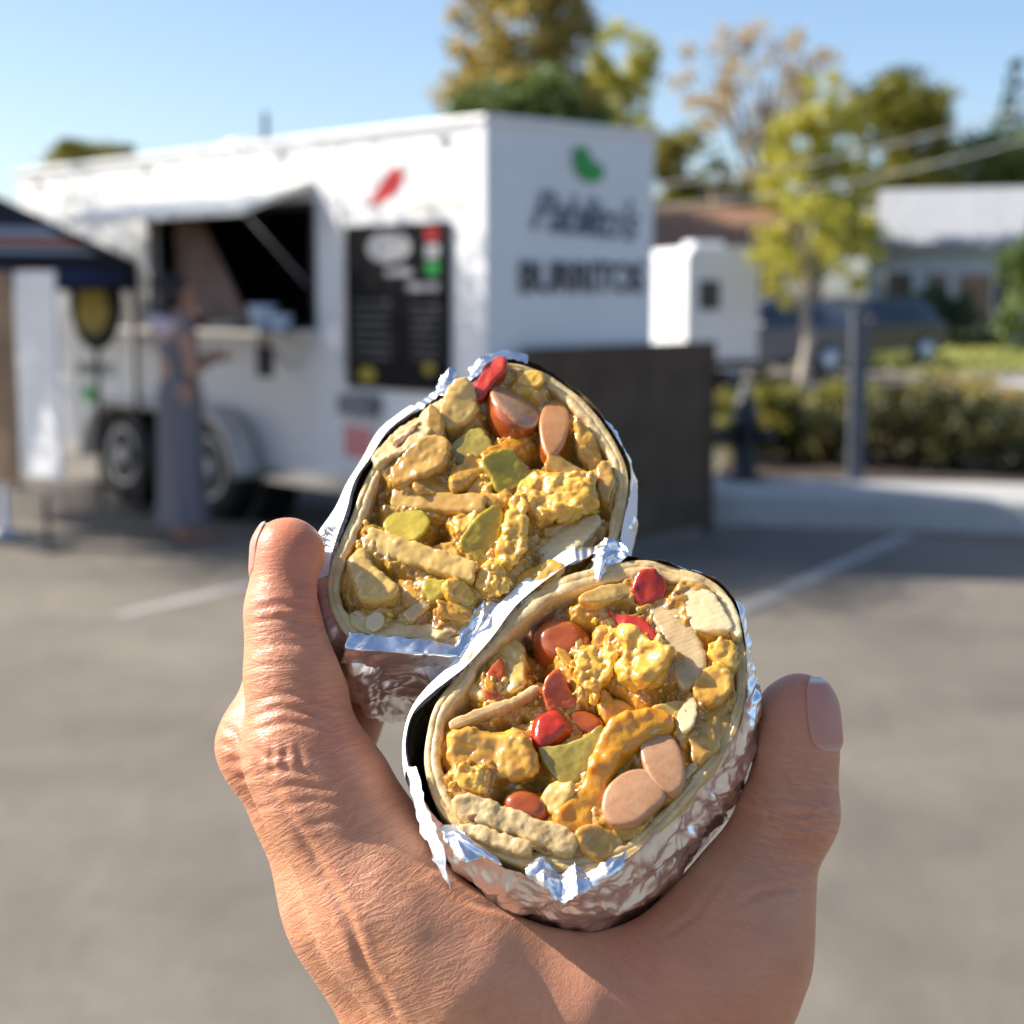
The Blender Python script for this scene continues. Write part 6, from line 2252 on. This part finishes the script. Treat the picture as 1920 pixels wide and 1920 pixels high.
# nails
M_nail = bpy.data.materials.new('fingernail')
M_nail.use_nodes = True
N, L = M_nail.node_tree.nodes, M_nail.node_tree.links
b = N['Principled BSDF']
b.inputs['Roughness'].default_value = .45
b.inputs['Specular IOR Level'].default_value = .3
b.inputs['Subsurface Weight'].default_value = .4
b.inputs['Subsurface Scale'].default_value = .002
b.inputs['Coat Weight'].default_value = .1
a_ = N.new('ShaderNodeAttribute')
a_.attribute_name = 'nail_v'
rp = N.new('ShaderNodeValToRGB')
e = rp.color_ramp.elements
e[0].position, e[0].color = 0.0, (.66, .44, .38, 1)
e[1].position, e[1].color = .14, (.60, .27, .20, 1)
x = e.new(.92)
x.color = (.60, .265, .20, 1)
x = e.new(.965)
x.color = (.80, .70, .62, 1)
L.new(a_.outputs['Fac'], rp.inputs['Fac'])
L.new(rp.outputs[0], b.inputs['Base Color'])


def nail(c, along, normal, length, width, off=.00035, n=26):
    """c: point near the finger axis; projects a rounded nail plate on the skin along -normal"""
    al = along / np.linalg.norm(along)
    nr = normal - al * (normal @ al)
    nr /= np.linalg.norm(nr)
    sd = np.cross(nr, al)
    T = np.zeros((n, n, 3))
    vv = np.zeros((n, n))
    for i in range(n):
        v = i / (n - 1)
        wv = width * (1 - .28 * (1 - v) ** 3) * math.sqrt(max(0, 1 - max(0, (.16 - v) / .16) ** 2) * .98 + .02) * math.sqrt(max(0, 1 - max(0, (v - .84) / .16) ** 2) * .75 + .25)
        for j in range(n):
            u = (j / (n - 1) - .5) * wv
            ang_ = u / (width * .62)
            dirn = nr * math.cos(ang_) + sd * math.sin(ang_)
            T[i, j] = c + al * (v - .5) * length + dirn * width * .95
            vv[i, j] = v
    p = T.reshape(-1, 3)
    dr = np.zeros_like(p)
    base_ax = np.repeat((c + al * ((np.arange(n) / (n - 1) - .5) * length)[:, None]), n, 0)
    dr = base_ax - p
    dr /= np.linalg.norm(dr, axis=1, keepdims=True)
    q = p.copy()
    for _ in range(24):
        q = q + dr * np.clip(hand_raw(q), -.002, .004)[:, None] * .8
    v1 = vv.ravel()
    ue = np.tile(np.abs(np.arange(n) / (n - 1) - .5) * 2, n)
    edge_ = np.maximum(ue ** 5, np.clip(1 - v1 / .22, 0, 1) ** 2)
    q = q - dr * (off * (1 - 1.7 * edge_))[:, None]
    q = q + al * (np.clip(v1 - .85, 0, 1) * .003)[:, None]
    i, j = np.meshgrid(np.arange(n - 1), np.arange(n - 1), indexing='ij')
    Qn = np.stack([i * n + j, i * n + j + 1, (i + 1) * n + j + 1, (i + 1) * n + j], -1).reshape(-1, 4)
    o = mesh_obj('fingernail', q, Qn, M_nail, hand, True)
    t_ = o.data.attributes.new('nail_v', 'FLOAT', 'POINT')
    t_.data.foreach_set('value', v1.astype(np.float32))
    sdm = o.modifiers.new('thickness', 'SOLIDIFY')
    sdm.thickness = .0005
    sdm.offset = -1
    return o


nail(P(1501, 1334, -4), P(1508, 1240, -4) - P(1497, 1400, -4), np.array([.70, -.02, .71]), .0168, .0116)
nail(P(536, 1030, -58), P(532, 960, -66) - P(540, 1100, -50), np.array([-.99, .02, -.12]), .0130, .0105)
